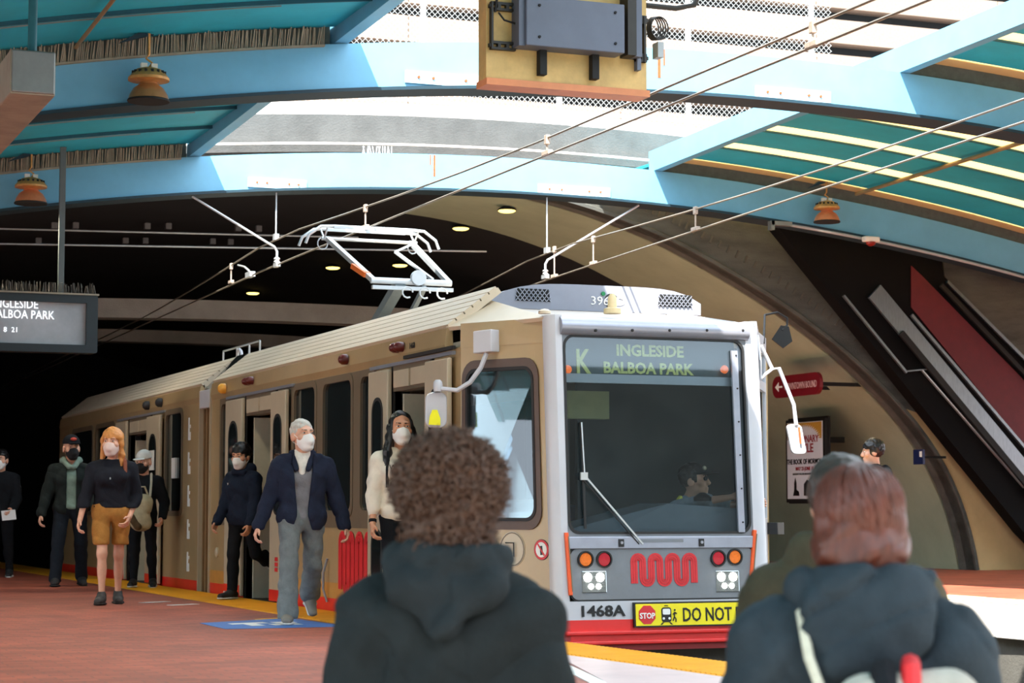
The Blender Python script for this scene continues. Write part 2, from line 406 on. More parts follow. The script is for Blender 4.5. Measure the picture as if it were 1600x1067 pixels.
mb = MB(); ps = .105; x0, x1, z0, z1 = 8.0, 20.0, 6.95, 11.0
n = int((x1-x0+z1-z0)/ps)
for i in range(n):
    s = x0-(z1-z0)+i*ps
    a = max(s, x0); b = min(s+(z1-z0), x1)
    if b > a:
        for sg in (0, 1):
            pa = (a, 34.0+.006*sg, z0+(a-s)) if sg == 0 else (a, 34.006, z1-(a-s)); pb = (b, 34.0, z0+(b-s)) if sg == 0 else (b, 34.006, z1-(b-s))
            mb.bar(pa, pb, .005, .005, up=(0, 1, 0))
o = mb.build('wire_mesh', m_galv, fence); o['kind'] = 'stuff'
for x in (8.6, 11.92, 14.48, 17.03, 19.6): MB().tube([(x, 34.05, 6.9), (x, 34.05, 11.1)], .05, 10).build('post', m_post, fence, smooth=True)
for z in (8.02, 11.0): MB().tube([(8, 34.05, z), (20, 34.05, z)], .022, 8).build('fence_rail', m_post, fence, smooth=True)
# ================================================================== CANOPY
m_arch = mat('light_blue_paint', (108, 172, 204), .42, var=.07, scale=2.5)
m_teal = mat('teal_paint', (36, 176, 202), .5, var=.12, scale=1.6)
m_teal_d = mat('dark_teal_edge', (12, 48, 62), .6)
m_cream = mat_translucent('cream_translucent', (255, 236, 188))
m_spike = mat('bird_spike', (150, 142, 124), .7, var=.2)
m_rust = mat('rust', (150, 84, 46), .9, var=.3, scale=20)
m_clos = mat('closure_grey', (96, 104, 98), .8, var=.2, scale=8)
m_purlin = mat('purlin_teal', (14, 78, 96), .6)
def z_top(x, y): return 5.86-.012*(x-11)**2+(27-y)*.023
ARCH_H = .47
def arch(y, lab):
    t = thing('canopy_arch', lab, 'arch', (11, y, z_top(11, y)-ARCH_H))
    xs = np.linspace(-6, 25, 60); mb = MB()
    mb.sweep([((x, y, z_top(x, y)), (0, 1, 0), (0, 0, 1)) for x in xs], [(0, 0), (.34, 0), (.34, -ARCH_H), (0, -ARCH_H)])
    mb.build('arch_rib', m_arch, t)
    mb = MB(); mb.sweep([((x, y, z_top(x, y)-ARCH_H), (0, 1, 0), (0, 0, 1)) for x in xs], [(-.05, 0), (.39, 0), (.39, -.035), (-.05, -.035)])
    mb.build('bottom_flange', m_teal_d, t)
    for x0, x1 in ((-6, 6.2), (13.1, 25)):
        mb = MB(); mb.sweep([((x, y, z_top(x, y)), (0, 1, 0), (0, 0, 1)) for x in np.linspace(x0, x1, 24)], [(.12, -.01), (.22, -.01), (.22, .205), (.52, .205), (.52, .235), (-.20, .235), (-.20, .205), (.12, .205)])
        mb.build('closure_plate', m_clos, t)  # its cap is added to keep sun out of the roof gap
    return t
AZ = arch(14.0, 'blue steel canopy arch above the display cabinet')
arch(7.5, 'blue steel canopy arch above the platform steps'); arch(1.0, 'blue steel canopy arch above the forecourt')
A = arch(20.5, 'blue steel canopy arch right behind the display cabinet')
B = arch(27.0, 'blue steel canopy arch in front of the dark hall')
m_plate = mat('pale_blue_plate', (176, 214, 232), .45, var=.1)
def splice(par, y, x, w=.95):
    zt = z_top(x, y)-ARCH_H
    sp = MB().box(x-w/2, x+w/2, y-.03, y, zt+.0, zt+.13).build('splice_plate', m_plate, par)
    for dx in (-.35, -.18, .2, .36):
        MB().lathe((x+dx*w, y-.03, zt+.065), [(.016, 0), (.016, -.015)], 8, 'y').build('bolt', m_rust, sp)
    return sp
splice(A, 20.5, 7.45); splice(A, 20.5, 11.55); splice(B, 27, 11.7, 1.1); splice(B, 27, 7.4, .8)
MB().box(7.2, 8.25, 20.5, 20.84, 4.80, 4.93).build('junction_box', m_black, A) if 0 else None
for par, y, x, w, h in ((A, 20.5, 9.9, .035, .30), (A, 20.5, 9.96, .02, .16), (B, 27, 9.62, .03, .28), (B, 27, 9.56, .018, .12)):
    zt = z_top(x, y); MB().box(x-w/2, x+w/2, y-.004, y, zt-.03-h, zt-.01).build('rust_streak', m_rust, par)
XL, XR = 6.36, 12.95
for bay, (y0, y1) in enumerate(((14.34, 20.5), (20.84, 27.0))):
    for side, x in (('left', XL), ('right', XR)):
        mb = MB(); xa, xb = (x-.14, x) if side == 'left' else (x, x+.14)
        y0_, y1_ = y0, y1; y0 = y0-.17; y1 = y1+.17; za, zb = z_top(x, y0)+.02, z_top(x, y1)+.02
        mb.prism([(xa, y0-.3, za-.02), (xb, y0-.3, za-.02), (xb, y0-.3, za+.30), (xa, y0-.3, za+.30)], (0, 0, 0)) if 0 else None
        mb.add([(xa,y0,za-.02),(xb,y0,za-.02),(xb,y1,zb-.02),(xa,y1,zb-.02),(xa,y0,za+.28),(xb,y0,za+.28),(xb,y1,zb+.28),(xa,y1,zb+.28)],
               [(0,3,2,1),(4,5,6,7),(0,1,5,4),(1,2,6,5),(2,3,7,6),(3,0,4,7)])
        y0, y1 = y0_, y1_
        tag(mb.build('canopy_beam', m_arch), 'blue edge beam of the %s canopy, %s' % ('tactile-strip side' if side == 'left' else 'second-track side', 'from the cabinet arch towards the display cabinet' if bay == 0 else 'between the two visible arches'), 'beam')
def deck(side, bay, y0, y1, n, lab):
    x0, x1 = (-6, XL-.14) if side == 'left' else (XR+.14, 25)
    t = thing('canopy_roof', lab, 'roof', ((x0+x1)/2, (y0+y1)/2, 5))
    w = (y1-y0)/n; xs = np.linspace(x0, x1, 22); ss = .26 if side == 'right' else .0
    for i in range(n):
        a, b = y0+i*w, y0+(i+1)*w; lift = .03
        mb = MB(); c = b-ss
        mb.sweep([((x, 0, 0), (0, 1, 0), (0, 0, 1)) for x in xs], [(a, 0), (c, lift), (c, lift+.04), (a, .04)])
        mb.v = [(vx, vy, vz+z_top(vx, vy)+.15) for vx, vy, vz in mb.v]
        mb.build('roof_panel', m_teal, t)
        mb = MB(); mb.sweep([((x, a, z_top(x, a)+.12), (0, 1, 0), (0, 0, 1)) for x in xs], [(-.015, .02), (.015, .02), (.015, .09), (-.015, .09)])
        pl = mb.build('purlin', m_purlin, t)
        if ss:
            mb = MB(); mb.sweep([((x, c, z_top(x, c)+lift+.165), (0, 1, 0), (0, 0, 1)) for x in xs], [(0, 0), (ss, -.04), (ss, -.03), (0, .01)])
            mb.build('translucent_strip', m_cream, t)  # made translucent in place of a cream riser, so sunlight glows through
        else:
            mb = MB(); mb.sweep([((x, a+.03, z_top(x, a)+.125), (0, 1, 0), (0, 0, 1)) for x in np.linspace(1.5, x1-.5 if i % 2 else x1-.9, 18)], [(0, 0), (.02, 0), (.02, .012), (0, .012)])
            mb.build('edge_bead', m_steel, t)
    return t
deck('left', 0, 14.36, 20.5, 5, 'teal canopy roof of stepped boards above the hanging grey beam')
deck('left', 1, 20.86, 27.0, 5, 'teal canopy roof of stepped boards between the visible arches, over the platform')
deck('right', 0, 14.36, 20.5, 5, 'teal canopy roof with cream translucent strips, before the cabinet arch')
deck('right', 1, 20.86, 27.0, 5, 'teal canopy roof with cream translucent strips over the escalator platform')
deck('left', 2, 27.36, 29.5, 2, 'teal canopy roof strip closing against the portal, over the platform')
deck('right', 2, 27.36, 29.5, 2, 'teal canopy roof strip with translucent strips closing against the portal')
deck('left', -1, 7.86, 14.0, 5, 'teal canopy roof of stepped boards above the platform steps')
deck('right', -1, 7.86, 14.0, 5, 'teal canopy roof with translucent strips beside the platform steps')
deck('left', -1, 1.36, 7.5, 5, 'teal canopy roof of stepped boards above the forecourt')
deck('right', -1, 1.36, 7.5, 5, 'teal canopy roof with translucent strips beside the forecourt')
# bird spikes on the arch tops of the left side
for par, y in ((A, 20.5), (B, 27.0)):
    mb = MB(); xs = np.arange(2.4, 6.1, .018)
    for x in xs:
        z = z_top(x, y)-.01; mb.bar((x, y-.03, z-.02), (x+random.uniform(-.02, .02), y-.05-random.uniform(0, .05), z+.16+random.uniform(0, .03)), .010, .006)
    mb.sweep([((x, y-.05, z_top(x, y)-.03), (0, 1, 0), (0, 0, 1)) for x in np.linspace(2.4, 6.1, 12)], [(0, 0), (.05, 0), (.05, .02), (0, .02)])
    o = mb.build('bird_spikes', m_spike, par); o['kind'] = 'stuff'
mb = MB()
for i in range(14):
    x = 8.62+i*.032; z = z_top(x, 27); mb.bar((x, 27.1, z), (x+random.uniform(-.03, .03), 27.1, z+.11), .008, .008)
o = mb.build('bird_spikes', m_post, B); o['kind'] = 'stuff'

# conduits along the roofs
m_cond = mat('brown_conduit', (150, 128, 92), .5, .3)
a = on_y(235, 0, 15.6); b = on_y(125, 105, 20.2)
def cond(pts, lab, r=.02, m=None):
    tag(MB().tube(pts, r, 8).build('conduit', m or m_cond, smooth=True), lab, 'conduit')
zc = lambda x, y: z_top(x, y)+.10
cond([(3.55, y, zc(3.55, y)) for y in (14.6, 16, 18, 20.35)], 'brown conduit running under the teal boards beside the hanging grey beam')
cond([(16.2, y, zc(16.2, y)) for y in (14.6, 18, 20.4)], 'brown conduit under the translucent strips before the cabinet arch', .03)
cond([(16.2, y, zc(16.2, y)) for y in (20.95, 24, 26.88)], 'brown conduit under the translucent strips over the escalator platform', .03)
pts = [(x, 26.93, z_top(x, 27)-ARCH_H-.06) for x in np.linspace(14.9, 22, 16)]
cond(pts, 'pale conduit along the lower edge of the arch above the escalator', .022, m_pipe)
# alarm device
p = on_y(1356, 376, 26.9)
t = thing('alarm_device', 'small white alarm device with red base on the arch above the escalator', 'alarm', p)
MB().box(p.x-.13, p.x+.13, 26.76, 26.87, p.z-.03, p.z+.05).build('body', m_white_c, t, bevel=.02)
MB().lathe((p.x, 26.82, p.z-.09), [(.03, 0), (.07, .03), (.07, .06)], 14).build('lens', mat('red_lens', (150, 40, 30), .3), t, smooth=True)
p2 = on_y(1212, 352, 26.9)
t = thing('arch_clamp', 'pale clamp fitting below the arch beside the overhead wire', 'clamp', p2)
MB().box(p2.x-.12, p2.x+.22, 26.8, 26.9, p2.z-.01, p2.z+.05).build('plate', m_steel, t); MB().box(p2.x-.13, p2.x-.07, 26.8, 26.9, p2.z-.08, p2.z+.05).build('hook', m_steel, t)

# hanging grey beam at the upper left
e0 = on_y(78, 150, 16.0); xb, zb = e0.x, e0.z
t = thing('hanging_beam', 'weathered grey box beam hung from a rod under the teal roof', 'beam', (xb, 16, zb))
MB().box(xb-.30, xb+.04, 16.0, 22.6, zb, zb+.34).build('box_section', mat('weathered_grey_metal', (150, 146, 132), .6, .2, var=.2, scale=3), t, bevel=.01)
MB().box(xb-.29, xb+.03, 15.97, 16.0, zb+.01, zb+.33).build('end_cap', m_steel, t, bevel=.008)
for yy in (16.25, 21.5): MB().tube([(xb-.1, yy, zb+.33), (xb-.1, yy, z_top(xb, yy)+.17)], .035, 10).build('hanger_rod', mat('teal_rod', (30, 96, 108), .5), t, smooth=True)

# bell lamps
m_brass = mat('dusty_brass', (206, 150, 84), .45, .3, var=.25, scale=14); m_cop = mat('copper_shade', (206, 126, 84), .35, .15, var=.15, scale=8)
m_amber = mat('amber_shade', (170, 120, 74), .3, .2, var=.15, scale=8)
def bell(px, py, yy, arch_y, sh, lab, w=.40, xz=None):
    p = on_y(px, py, yy) if xz is None else Vector((xz[0], yy, xz[1])); c = Vector((p.x, yy, p.z)); k = w/.40
    t = thing('bell_lamp', lab, 'lamp', c, 0, 'added unseen bell lamps of the platform arches' if 'beyond' in lab else None)
    s = MB().lathe(c, [(.19*k, 0), (.20*k, .005), (.185*k, .06*k), (.15*k, .12*k), (.09*k, .165*k), (.085*k, .19*k)], 28)
    s.lathe(c, [(.186*k, .003), (.17*k, .06*k), (.14*k, .115*k), (.08*k, .16*k)], 28)
    s = s.build('shade', sh, t, smooth=True); MB().lathe(c, [(.203*k, -.008), (.207*k, .004), (.2*k, .014)], 28).build('rim', m_black, s, smooth=True)
    h = MB().lathe(c, [(.09*k, .18*k), (.20*k, .20*k), (.20*k, .225*k), (.17*k, .26*k), (.12*k, .31*k), (.05*k, .33*k)], 28).build('ballast_housing', m_brass, t, smooth=True)
    mb = MB()
    for i in range(16):
        q = 2*math.pi*i/16; mb.obox(c+Vector((math.cos(q)*.155*k, math.sin(q)*.155*k, .27*k)), (.012*k, 0, 0), (0, .012*k, 0), (0, 0, .02*k))
    mb.build('vents', m_black, h)
    for sx in (-1, 1): MB().box(c.x+sx*.05*k-.03*k, c.x+sx*.05*k+.03*k, c.y-.03, c.y+.03, c.z+.31*k, c.z+.37*k).build('lug', m_white_c, h)
    zt = z_top(c.x, arch_y)
    MB().tube([(c.x, c.y, c.z+.33*k), (c.x+.03, c.y, c.z+.38*k), (c.x-.03, c.y, c.z+.42*k), (c.x, c.y, c.z+.46*k), (c.x, c.y, max(zt+.15, c.z+.5*k))], .012, 6).build('stem', m_brass, t, smooth=True)
    fill_spot(t, c)
    MB().prism([(c.x-.28*k, c.y+.05, zt+.05), (c.x+.06, c.y+.05, zt+.16), (c.x-.1, c.y+.05, zt+.16)], (0, .06, 0)).build('bracket', m_teal_d, t)
FILL_W = 140
def fill_spot(t, c):  # spot added to brighten the platform, even under shades that look unlit
    l = bpy.data.lights.new('bell_fill_light', 'SPOT'); l.energy = FILL_W; l.color = (1, .86, .66); l.spot_size = R(150); l.spot_blend = .6; l.shadow_soft_size = .15
    o = bpy.data.objects.new('bell_fill_light', l); o.location = (0, 0, -.02); COL.objects.link(o); o.parent = t
bell(232, 158, 20.2, 20.5, m_amber, 'amber bell lamp on the arch beside the hanging grey beam')
bell(48, 318, 26.7, 27, m_cop, 'coppery pink bell lamp on the arch above the hanging display sign')
bell(1292, 347, 26.7, 27, m_cop, 'dull coppery bell lamp on the arch above the escalator', .38)

for x_ in (.9, -2.6):  # bell lamps added out of view to brighten the platform
    for ya_ in (13.75, 20.2):
        bell(0, 0, ya_, round(ya_*2)/2+.25 if 0 else ya_+.3, m_amber, 'added unseen amber bell lamp lighting the platform, beyond the hanging beam', xz=(x_, z_top(x_, ya_)-.75))
bell(0, 0, 13.75, 14.0, m_amber, 'added unseen amber bell lamp lighting the platform above the display cabinet', xz=(4.4, z_top(4.4, 14)-.75))  # one more added out of view for the same light
# display cabinet seen from behind
cy = 14.6; q0 = on_y(761, 132, cy); q1 = on_y(1012, 132, cy)
cx0, cx1, cz = q0.x, q1.x, q0.z+.05
t = thing('display_cabinet', 'tan backed display cabinet with dark grey service box hung under the canopy', 'display', ((cx0+cx1)/2, cy, cz))
m_tanp = mat('tan_yellow_panel', (206, 172, 108), .6, var=.22, scale=4); m_sgrey = mat('slate_box', (92, 100, 116), .55, var=.06)
w = cx1-cx0
def cX(f): return cx0+w*f
MB().box(cx0, cx1, cy+.02, cy+.18, cz, cz+1.05).build('back_panel', m_tanp, t)
MB().box(cx0-.01, cx1+.01, cy-.02, cy+.2, cz-.05, cz).build('bottom_trim', mat('orange_trim', (206, 130, 84), .5), t)
bxo = MB().box(cX(.19), cX(.80), cy-.16, cy+.02, cz+.24, cz+.62).build('service_box', m_sgrey, t, bevel=.008)
for fx in (.27, .74):
    for fz in (.31, .55): MB().lathe((cX(fx), cy-.16, cz+fz), [(.012, 0), (.010, -.012)], 8, 'y').build('screw', m_black, bxo)
m_br = mat('dark_bracket', (46, 44, 40), .5, .3)
for fx0, fx1 in ((.155, .195), (.83, .885)): MB().box(cX(fx0), cX(fx1), cy-.13, cy+.02, cz+.24, cz+1.05).build('upright', m_br if fx0 > .5 else m_sgrey, t)
MB().box(cX(.885), cX(.93), cy-.1, cy+.02, cz+.24, cz+1.05).build('upright', m_sgrey, t)
for fz in (.22, .52):
    for fx0, fx1 in ((.02, .17), (.92, .99)):
        mb = MB(); mb.box(cX(fx0), cX(fx1), cy-.02, cy+.02, cz+fz, cz+fz+.018); mb.box(cX(fx0), cX(fx1), cy-.02, cy+.02, cz+fz+.045, cz+fz+.065)
        for q in np.linspace(fx0, fx1, 4): mb.box(cX(q)-.012, cX(q)+.012, cy-.02, cy+.02, cz+fz+.018, cz+fz+.045)
        mb.build('slotted_rail', m_br, t)
for fx in (.025, .975): MB().box(cX(fx)-.008, cX(fx)+.008, cy-.03, cy+.02, cz+.22, cz+.58).build('side_bar', m_br, t)
for fx in (.33, .655): MB().box(cX(fx)-.03, cX(fx)+.03, cy-.05, cy+.02, cz+.05, cz+.24).build('foot_bracket', m_black, t, bevel=.004)
MB().box(cX(.92), cX(.945), cy-.04, cy+.02, cz+.15, cz+.24).build('foot_bracket', m_sgrey, t)
MB().tube([(cX(.06), cy-.03, cz+.50), (cX(.09), cy-.05, cz+.44), (cX(.16), cy-.05, cz+.42), (cX(.2), cy-.05, cz+.43)], .008, 6).build('cable', m_black, t, smooth=True)
MB().tube([(cX(.03), cy-.03, cz+.9), (cX(.05), cy-.05, cz+.65), (cX(.04), cy-.03, cz+.5)], .01, 6).build('cable', m_black, t, smooth=True)
for fx in (.3, .75): MB().tube([(cX(fx), cy+.1, cz+1.0), (cX(fx), cy+.1, z_top(cX(fx), 14)-.56), (cX(fx), cy-.4, z_top(cX(fx), 14)-.56), (cX(fx), cy-.4, z_top(cX(fx), 14)-.51)], .03, 8).build('hanger', m_br, t, smooth=True)
q = on_y(1020, 45, 14.65); c0 = Vector((q.x, 14.65, q.z))
mb = MB()
for i in range(5): mb.tube([(c0.x+.01*i+(.05+.006*i)*math.cos(a), c0.y-.01*i, c0.z+.09*math.sin(a)) for a in np.linspace(0, 6.28, 18)], .006, 5, cap=False)
mb.build('cable_coil', m_br, t, smooth=True)
MB().box(c0.x+.02, c0.x+.07, 14.6, 14.7, c0.z-.23, c0.z-.11).build('plug', m_steel, t)
MB().tube([(c0.x-.06, 14.65, c0.z+.18), (c0.x+.2, 14.65, c0.z+.18), (c0.x+.36, 14.65, c0.z+.22), (c0.x+.5, 14.65, c0.z+.5)], .022, 8).build('conduit_arm', m_br, t, smooth=True)

# hanging LED display sign at the left
sy = 26.4; s0 = on_y(-110, 470, sy); s1 = on_y(152, 552, sy); zt = on_y(152, 462, sy).z; zb = s1.z
t = thing('display_sign', 'hanging grey LED display sign with dark frame and bird spikes', 'display', ((s0.x+s1.x)/2, sy, zb))
fx0, fx1 = s0.x, s1.x
m_fr = mat('dark_frame', (34, 44, 48), .5, var=.1)
mb = MB(); W_, H_ = fx1-fx0, zt-zb; cxm, czm = (fx0+fx1)/2, (zb+zt)/2
oo = [(cxm+a, sy, czm+b) for a, b in rrect(W_, H_, .03)]; ii = [(cxm+a, sy, czm+b) for a, b in rrect(W_-.28, H_-.20, .005)]
mb.ring(oo, ii, (0, .25, 0)); mb.build('frame', m_fr, t); MB().box(fx0+.01, fx1-.01, sy+.22, sy+.27, zb+.01, zt-.01).build('back', m_fr, t)
scr = MB().box(fx0+.13, fx1-.13, sy+.06, sy+.1, zb+.09, zt-.09).build('screen', mat('silver_screen', (168, 172, 176), .3, var=.18, scale=2.2), t)
m_led = mat('led_white', (244, 246, 250), .5, emit=.5, var=0)
xr = on_y(60, 500, sy).x
for s_, px, py, sz in (('K INGLESIDE', 60, 482, .150), ('BALBOA PARK', 85, 499, .150), ('8  21', 29, 519, .09)):
    p = on_y(px, py, sy+.05); text(s_, sz, m_led, 'lettering', scr, (p.x, sy+.056, p.z), (1, 0, 0), (0, 0, 1), 'RIGHT', sx=.80 if sz > .1 else 1.0)
pc = on_y(96, 400, sy+.1).x
MB().box(pc-.035, pc+.035, sy+.08, sy+.15, zt, z_top(pc, 26.5)+.16).build('pole', mat('grey_post', (92, 100, 100), .5), t)
MB().box(fx0, fx1+.01, sy-.02, sy+.28, zt, zt+.02).build('cap', m_spike, t)
mb = MB()
for x in np.arange(fx0+.02, fx1-.02, .014):
    mb.bar((x, sy+.02+random.uniform(0, .1), zt+.02), (x+random.uniform(-.015, .015), sy+random.uniform(0, .12), zt+.11+random.uniform(0, .05)), .005, .005)
o = mb.build('bird_spikes', mat('dark_spike', (92, 88, 82), .6), t); o['kind'] = 'stuff'
# ================================================================== TRAIN
m_body = mat('warm_bounce_body_paint', (176, 150, 110), .38, .15, var=.10, scale=1.2, coat=.2)  # warm bounce from the bricks is put into the tan of this grey-white body
m_leaf = mat('door_leaf_paint', (190, 176, 152), .4, .1, var=.08, scale=2)
m_band = mat('window_surround', (112, 98, 80), .45, .1, var=.12, scale=2)
m_wht = mat('white_cab_paint', (196, 197, 204), .35, var=.04, scale=2, coat=.2)
m_roofc = mat('ribbed_roof_paint', (206, 190, 166), .45, .1, var=.07, scale=1)
m_groove = mat('roof_groove', (86, 72, 58), .7)
m_dark = mat('dark_rubber', (26, 25, 26), .6)
m_gasket = mat('brown_gasket', (92, 72, 62), .5)
m_red = mat('red_stripe_paint', (222, 36, 34), .4, var=.06, coat=.2)
m_orange = mat('orange_stripe_paint', (226, 84, 26), .4, var=.1)
m_mask = mat('grey_light_panel', (122, 126, 132), .5, .2, var=.08)
m_silver = mat('silver_trim', (160, 163, 176), .35, .5, var=.08)
m_pane = mat('tinted_side_glass', (30, 36, 38), .06, 0, var=.25, scale=1.5, spec=.8)
m_ws = mat_glass('windscreen_glass', (.84, .90, .92, 1), .0)
m_sideglass = mat_glass('cab_side_glass', (.62, .70, .70, 1), .04)
m_int = mat('train_interior', (150, 146, 134), .6, var=.08)
m_seat = mat('blue_seat', (52, 84, 150), .5)
m_blk = mat('black_lettering', (14, 14, 16), .5, var=0)
m_wl = mat('white_lettering', (240, 240, 238), .5, var=0)
m_al = mat('aluminium_arm', (206, 210, 212), .3, .6, var=.06)
m_logo = mat('logo_red', (214, 40, 48), .45, var=.08)

XS, XE = 6.0, 8.85; XC = (XS+XE)/2
train = thing('light_rail_train', 'articulated light rail train with white red-striped cab front and open doors at the platform', 'train', (XC, 15.1, -.84))
def tp(mb, name, m, parent=None, **k): return mb.build(name, m, parent or train, **k)

# ---- side wall with openings on the platform side
def wall_holes(y0, y1, z0, z1, holes, x0, x1):
    ysx = sorted({y0, y1} | {v for h in holes for v in h[:2] if y0 < v < y1}); zs = sorted({z0, z1} | {v for h in holes for v in h[2:] if z0 < v < z1}); mb = MB()
    for a, b in zip(ysx, ysx[1:]):
        run = None
        for c, d in zip(zs, zs[1:]):
            mid = ((a+b)/2, (c+d)/2)
            inside = any(h[0] <= mid[0] <= h[1] and h[2] <= mid[1] <= h[3] for h in holes)
            if inside:
                if run: mb.box(x0, x1, a, b, run[0], run[1]); run = None
            else: run = (run[0], d) if run else (c, d)
        if run: mb.box(x0, x1, a, b, run[0], run[1])
    return mb
def yz_loop(yc, zc, w, h, r, x): return [(x, yc+a, zc+b) for a, b in rrect(w, h, r, 4)]
def side_window(y0, y1, z0=.95, z1=2.22, r=.09, x=XS, lab=None):
    yc, zc, w, h = (y0+y1)/2, (z0+z1)/2, y1-y0, z1-z0
    fr = tp(MB().ring(yz_loop(yc, zc, w+.10, h+.10, r+.03, x-.014), yz_loop(yc, zc, w-.03, h-.03, r, x-.014), (.05, 0, 0)), 'window_frame', m_band)
    tp(MB().prism(yz_loop(yc, zc, w+.02, h+.02, r, x+.012), (.012, 0, 0)), 'window_pane', m_pane, fr); return fr
WH = [(23.83, 24.22, .95, 2.22), (20.34, 21.12, .95, 2.22), (19.13, 20.08, .95, 2.22), (18.42, 18.86, .95, 2.22)]
DH = [(21.80, 23.02, -.02, 2.20), (16.87, 17.86, -.02, 2.20)]
tp(wall_holes(16.18, 24.72, .12, 2.30, WH+DH, XS, XS+.06), 'side_wall', m_body)
sk = wall_holes(16.18, 24.72, -.40, .12, [(21.80, 23.02, -.02, 2.2), (16.87, 17.86, -.02, 2.2)], XS, XS+.06)
tp(sk, 'skirt_stripe', m_red)
tp(wall_holes(16.18, 24.72, .12, .27, [(21.80, 23.02, -.1, 2.2), (16.87, 17.86, -.1, 2.2)], XS-.004, XS), 'lower_stripe', m_body if 0 else mat('amber_reflected_paint', (196, 142, 72), .35, .1))  # amber reflection is put into the colour of this low body strip
tp(wall_holes(18.40, 24.30, .80, 2.27, WH+[(21.80, 23.02, 0, 2.2)], XS-.006, XS), 'window_band', m_band)
for y0, y1, z0, z1 in WH: side_window(y0, y1)
def door_leaf(y0, y1, x=XS-.075, low=True):
    lf = tp(MB().box(x, x+.045, y0, y1, .02, 2.22), 'door_leaf', m_leaf, bevel=.012)
    yc = (y0+y1)/2; w = (y1-y0)*.56
    def win(z0, z1):
        zc = (z0+z1)/2; loop = [(x-.006, yc+a, zc+b) for a, b in rrect(w, z1-z0, w*.45, 5)]
        inn = [(x-.006, yc+a, zc+b) for a, b in rrect(w-.06, z1-z0-.06, w*.45-.03, 5)]
        tp(MB().ring(loop, inn, (.02, 0, 0)), 'leaf_gasket', m_dark, lf); tp(MB().prism([(q[0]+.003, q[1], q[2]) for q in inn], (.008, 0, 0)), 'leaf_pane', m_pane, lf)
    win(.92, 1.98)
    if low: win(.30, .80)
    tp(MB().box(x-.004, x, y0+.02, y1-.02, .02, .14), 'leaf_stripe', m_red, lf)
    return lf
door_leaf(17.86, 18.42); door_leaf(16.30, 16.87); door_leaf(23.02, 23.76, low=False); door_leaf(21.22, 21.80, low=False)
def red_mark(y, z, w=.10, h=.16):
    mb = MB()
    for i in range(3): mb.box(XS-.082, XS-.077, y-w/2, y+w/2, z+i*.055, z+i*.055+.04)
    tp(mb, 'door_decal', m_logo)
red_mark(23.45, .30); red_mark(21.5, .33)
def door_frame(y0, y1):
    for a_ in (y0-.05, y1): tp(MB().box(XS-.02, XS+.14, a_, a_+.05, -.02, 2.26), 'door_jamb', m_dark)
    h = tp(MB().box(XS-.02, XS+.12, y0, y1, 2.02, 2.26), 'door_header', m_band); 
    for f0, f1 in ((.05, .48), (.53, .95)): tp(MB().box(XS-.035, XS-.02, y0+(y1-y0)*f0, y0+(y1-y0)*f1, 2.05, 2.20), 'header_plate', m_leaf, h)
    tp(MB().box(XS-.02, XS+.5, y0, y1, -.06, -.005), 'door_sill', m_dark)
door_frame(16.87, 17.86); door_frame(21.80, 23.02)
# screen panels just inside the doors
for y0, y1 in ((17.79, 17.83), (22.95, 22.99)):
    tp(MB().box(XS+.06, XS+.62, y0, y1, 0, 2.0), 'draught_screen', mat('pale_screen', (206, 196, 172), .5, var=.08))
tp(MB().box(XS+.34, XS+.38, 16.88, 17.2, 0, 1.8), 'draught_screen', m_dark)
for yy in (17.30, 22.40): tp(MB().tube([(XS+.32, yy, 0), (XS+.32, yy, 2.3)], .018, 8), 'grab_pole', mat('yellow_pole', (230, 190, 50), .4), smooth=True)

# ---- cant rail above the windows and ribbed roof slope
def roof_run(y0, y1, side=1, shade=m_body):
    f = lambda x: x if side == 1 else 2*XC-x
    mb = MB(); prof = [(f(XS), 2.28), (f(XS-.02), 2.34), (f(XS), 2.48), (f(XS+.05), 2.50), (f(XS+.06), 2.28)]
    mb.prism([(x, y0, z) for x, z in prof], (0, y1-y0, 0)); tp(mb, 'cant_rail', shade)
    mb = MB(); a = Vector((f(XS+.02), 0, 2.495)); b = Vector((f(XS+.46), 0, 2.84)); n = 6
    top = []
    d = (b-a); nrm = Vector((-d.z, 0, d.x)).normalized()*(1 if side == 1 else -1)
    for i in range(n):
        p0 = a+d*(i/n); p1 = a+d*((i+.86)/n); p2 = a+d*((i+.93)/n)
        top += [p0+nrm*.0, p0+nrm*.022, p1+nrm*.022, p1+nrm*0]
    top += [b, b-nrm*.05, a-nrm*.05]
    mb.prism([(p.x, y0, p.z) for p in top], (0, y1-y0, 0)); rs = tp(mb, 'roof_slope', m_roofc)
    g = MB()
    for i in range(n):
        p1 = a+d*((i+.86)/n)+nrm*.004; p2 = a+d*((i+1)/n)+nrm*.004
        g.add([(p1.x, y0, p1.z), (p2.x, y0, p2.z), (p2.x, y1, p2.z), (p1.x, y1, p1.z)], [(0, 1, 2, 3)])
    tp(g, 'roof_grooves', m_groove, rs)
roof_run(16.52, 24.72); roof_run(17.4, 24.72, -1)
roof_run(25.30, 35.2); roof_run(25.30, 35.2, -1)
mb = MB()
for y0, y1 in ((17.6, 24.72), (25.30, 35.2)): mb.prism([(XS+.44, y0, 2.80), (XC, y0, 2.90), (XE-.44, y0, 2.80), (XE-.44, y0, 2.74), (XS+.44, y0, 2.74)], (0, y1-y0, 0))
tp(mb, 'roof_deck', m_roofc)
tp(MB().box(XS-.035, XS, 16.3, 18.5, 2.245, 2.275), 'door_track', m_silver); tp(MB().box(XS-.035, XS, 21.1, 23.9, 2.245, 2.275), 'door_track', m_silver)
tp(MB().box(XS-.05, XS-.02, 16.25, 17.5, 2.285, 2.315), 'door_track', m_dark)
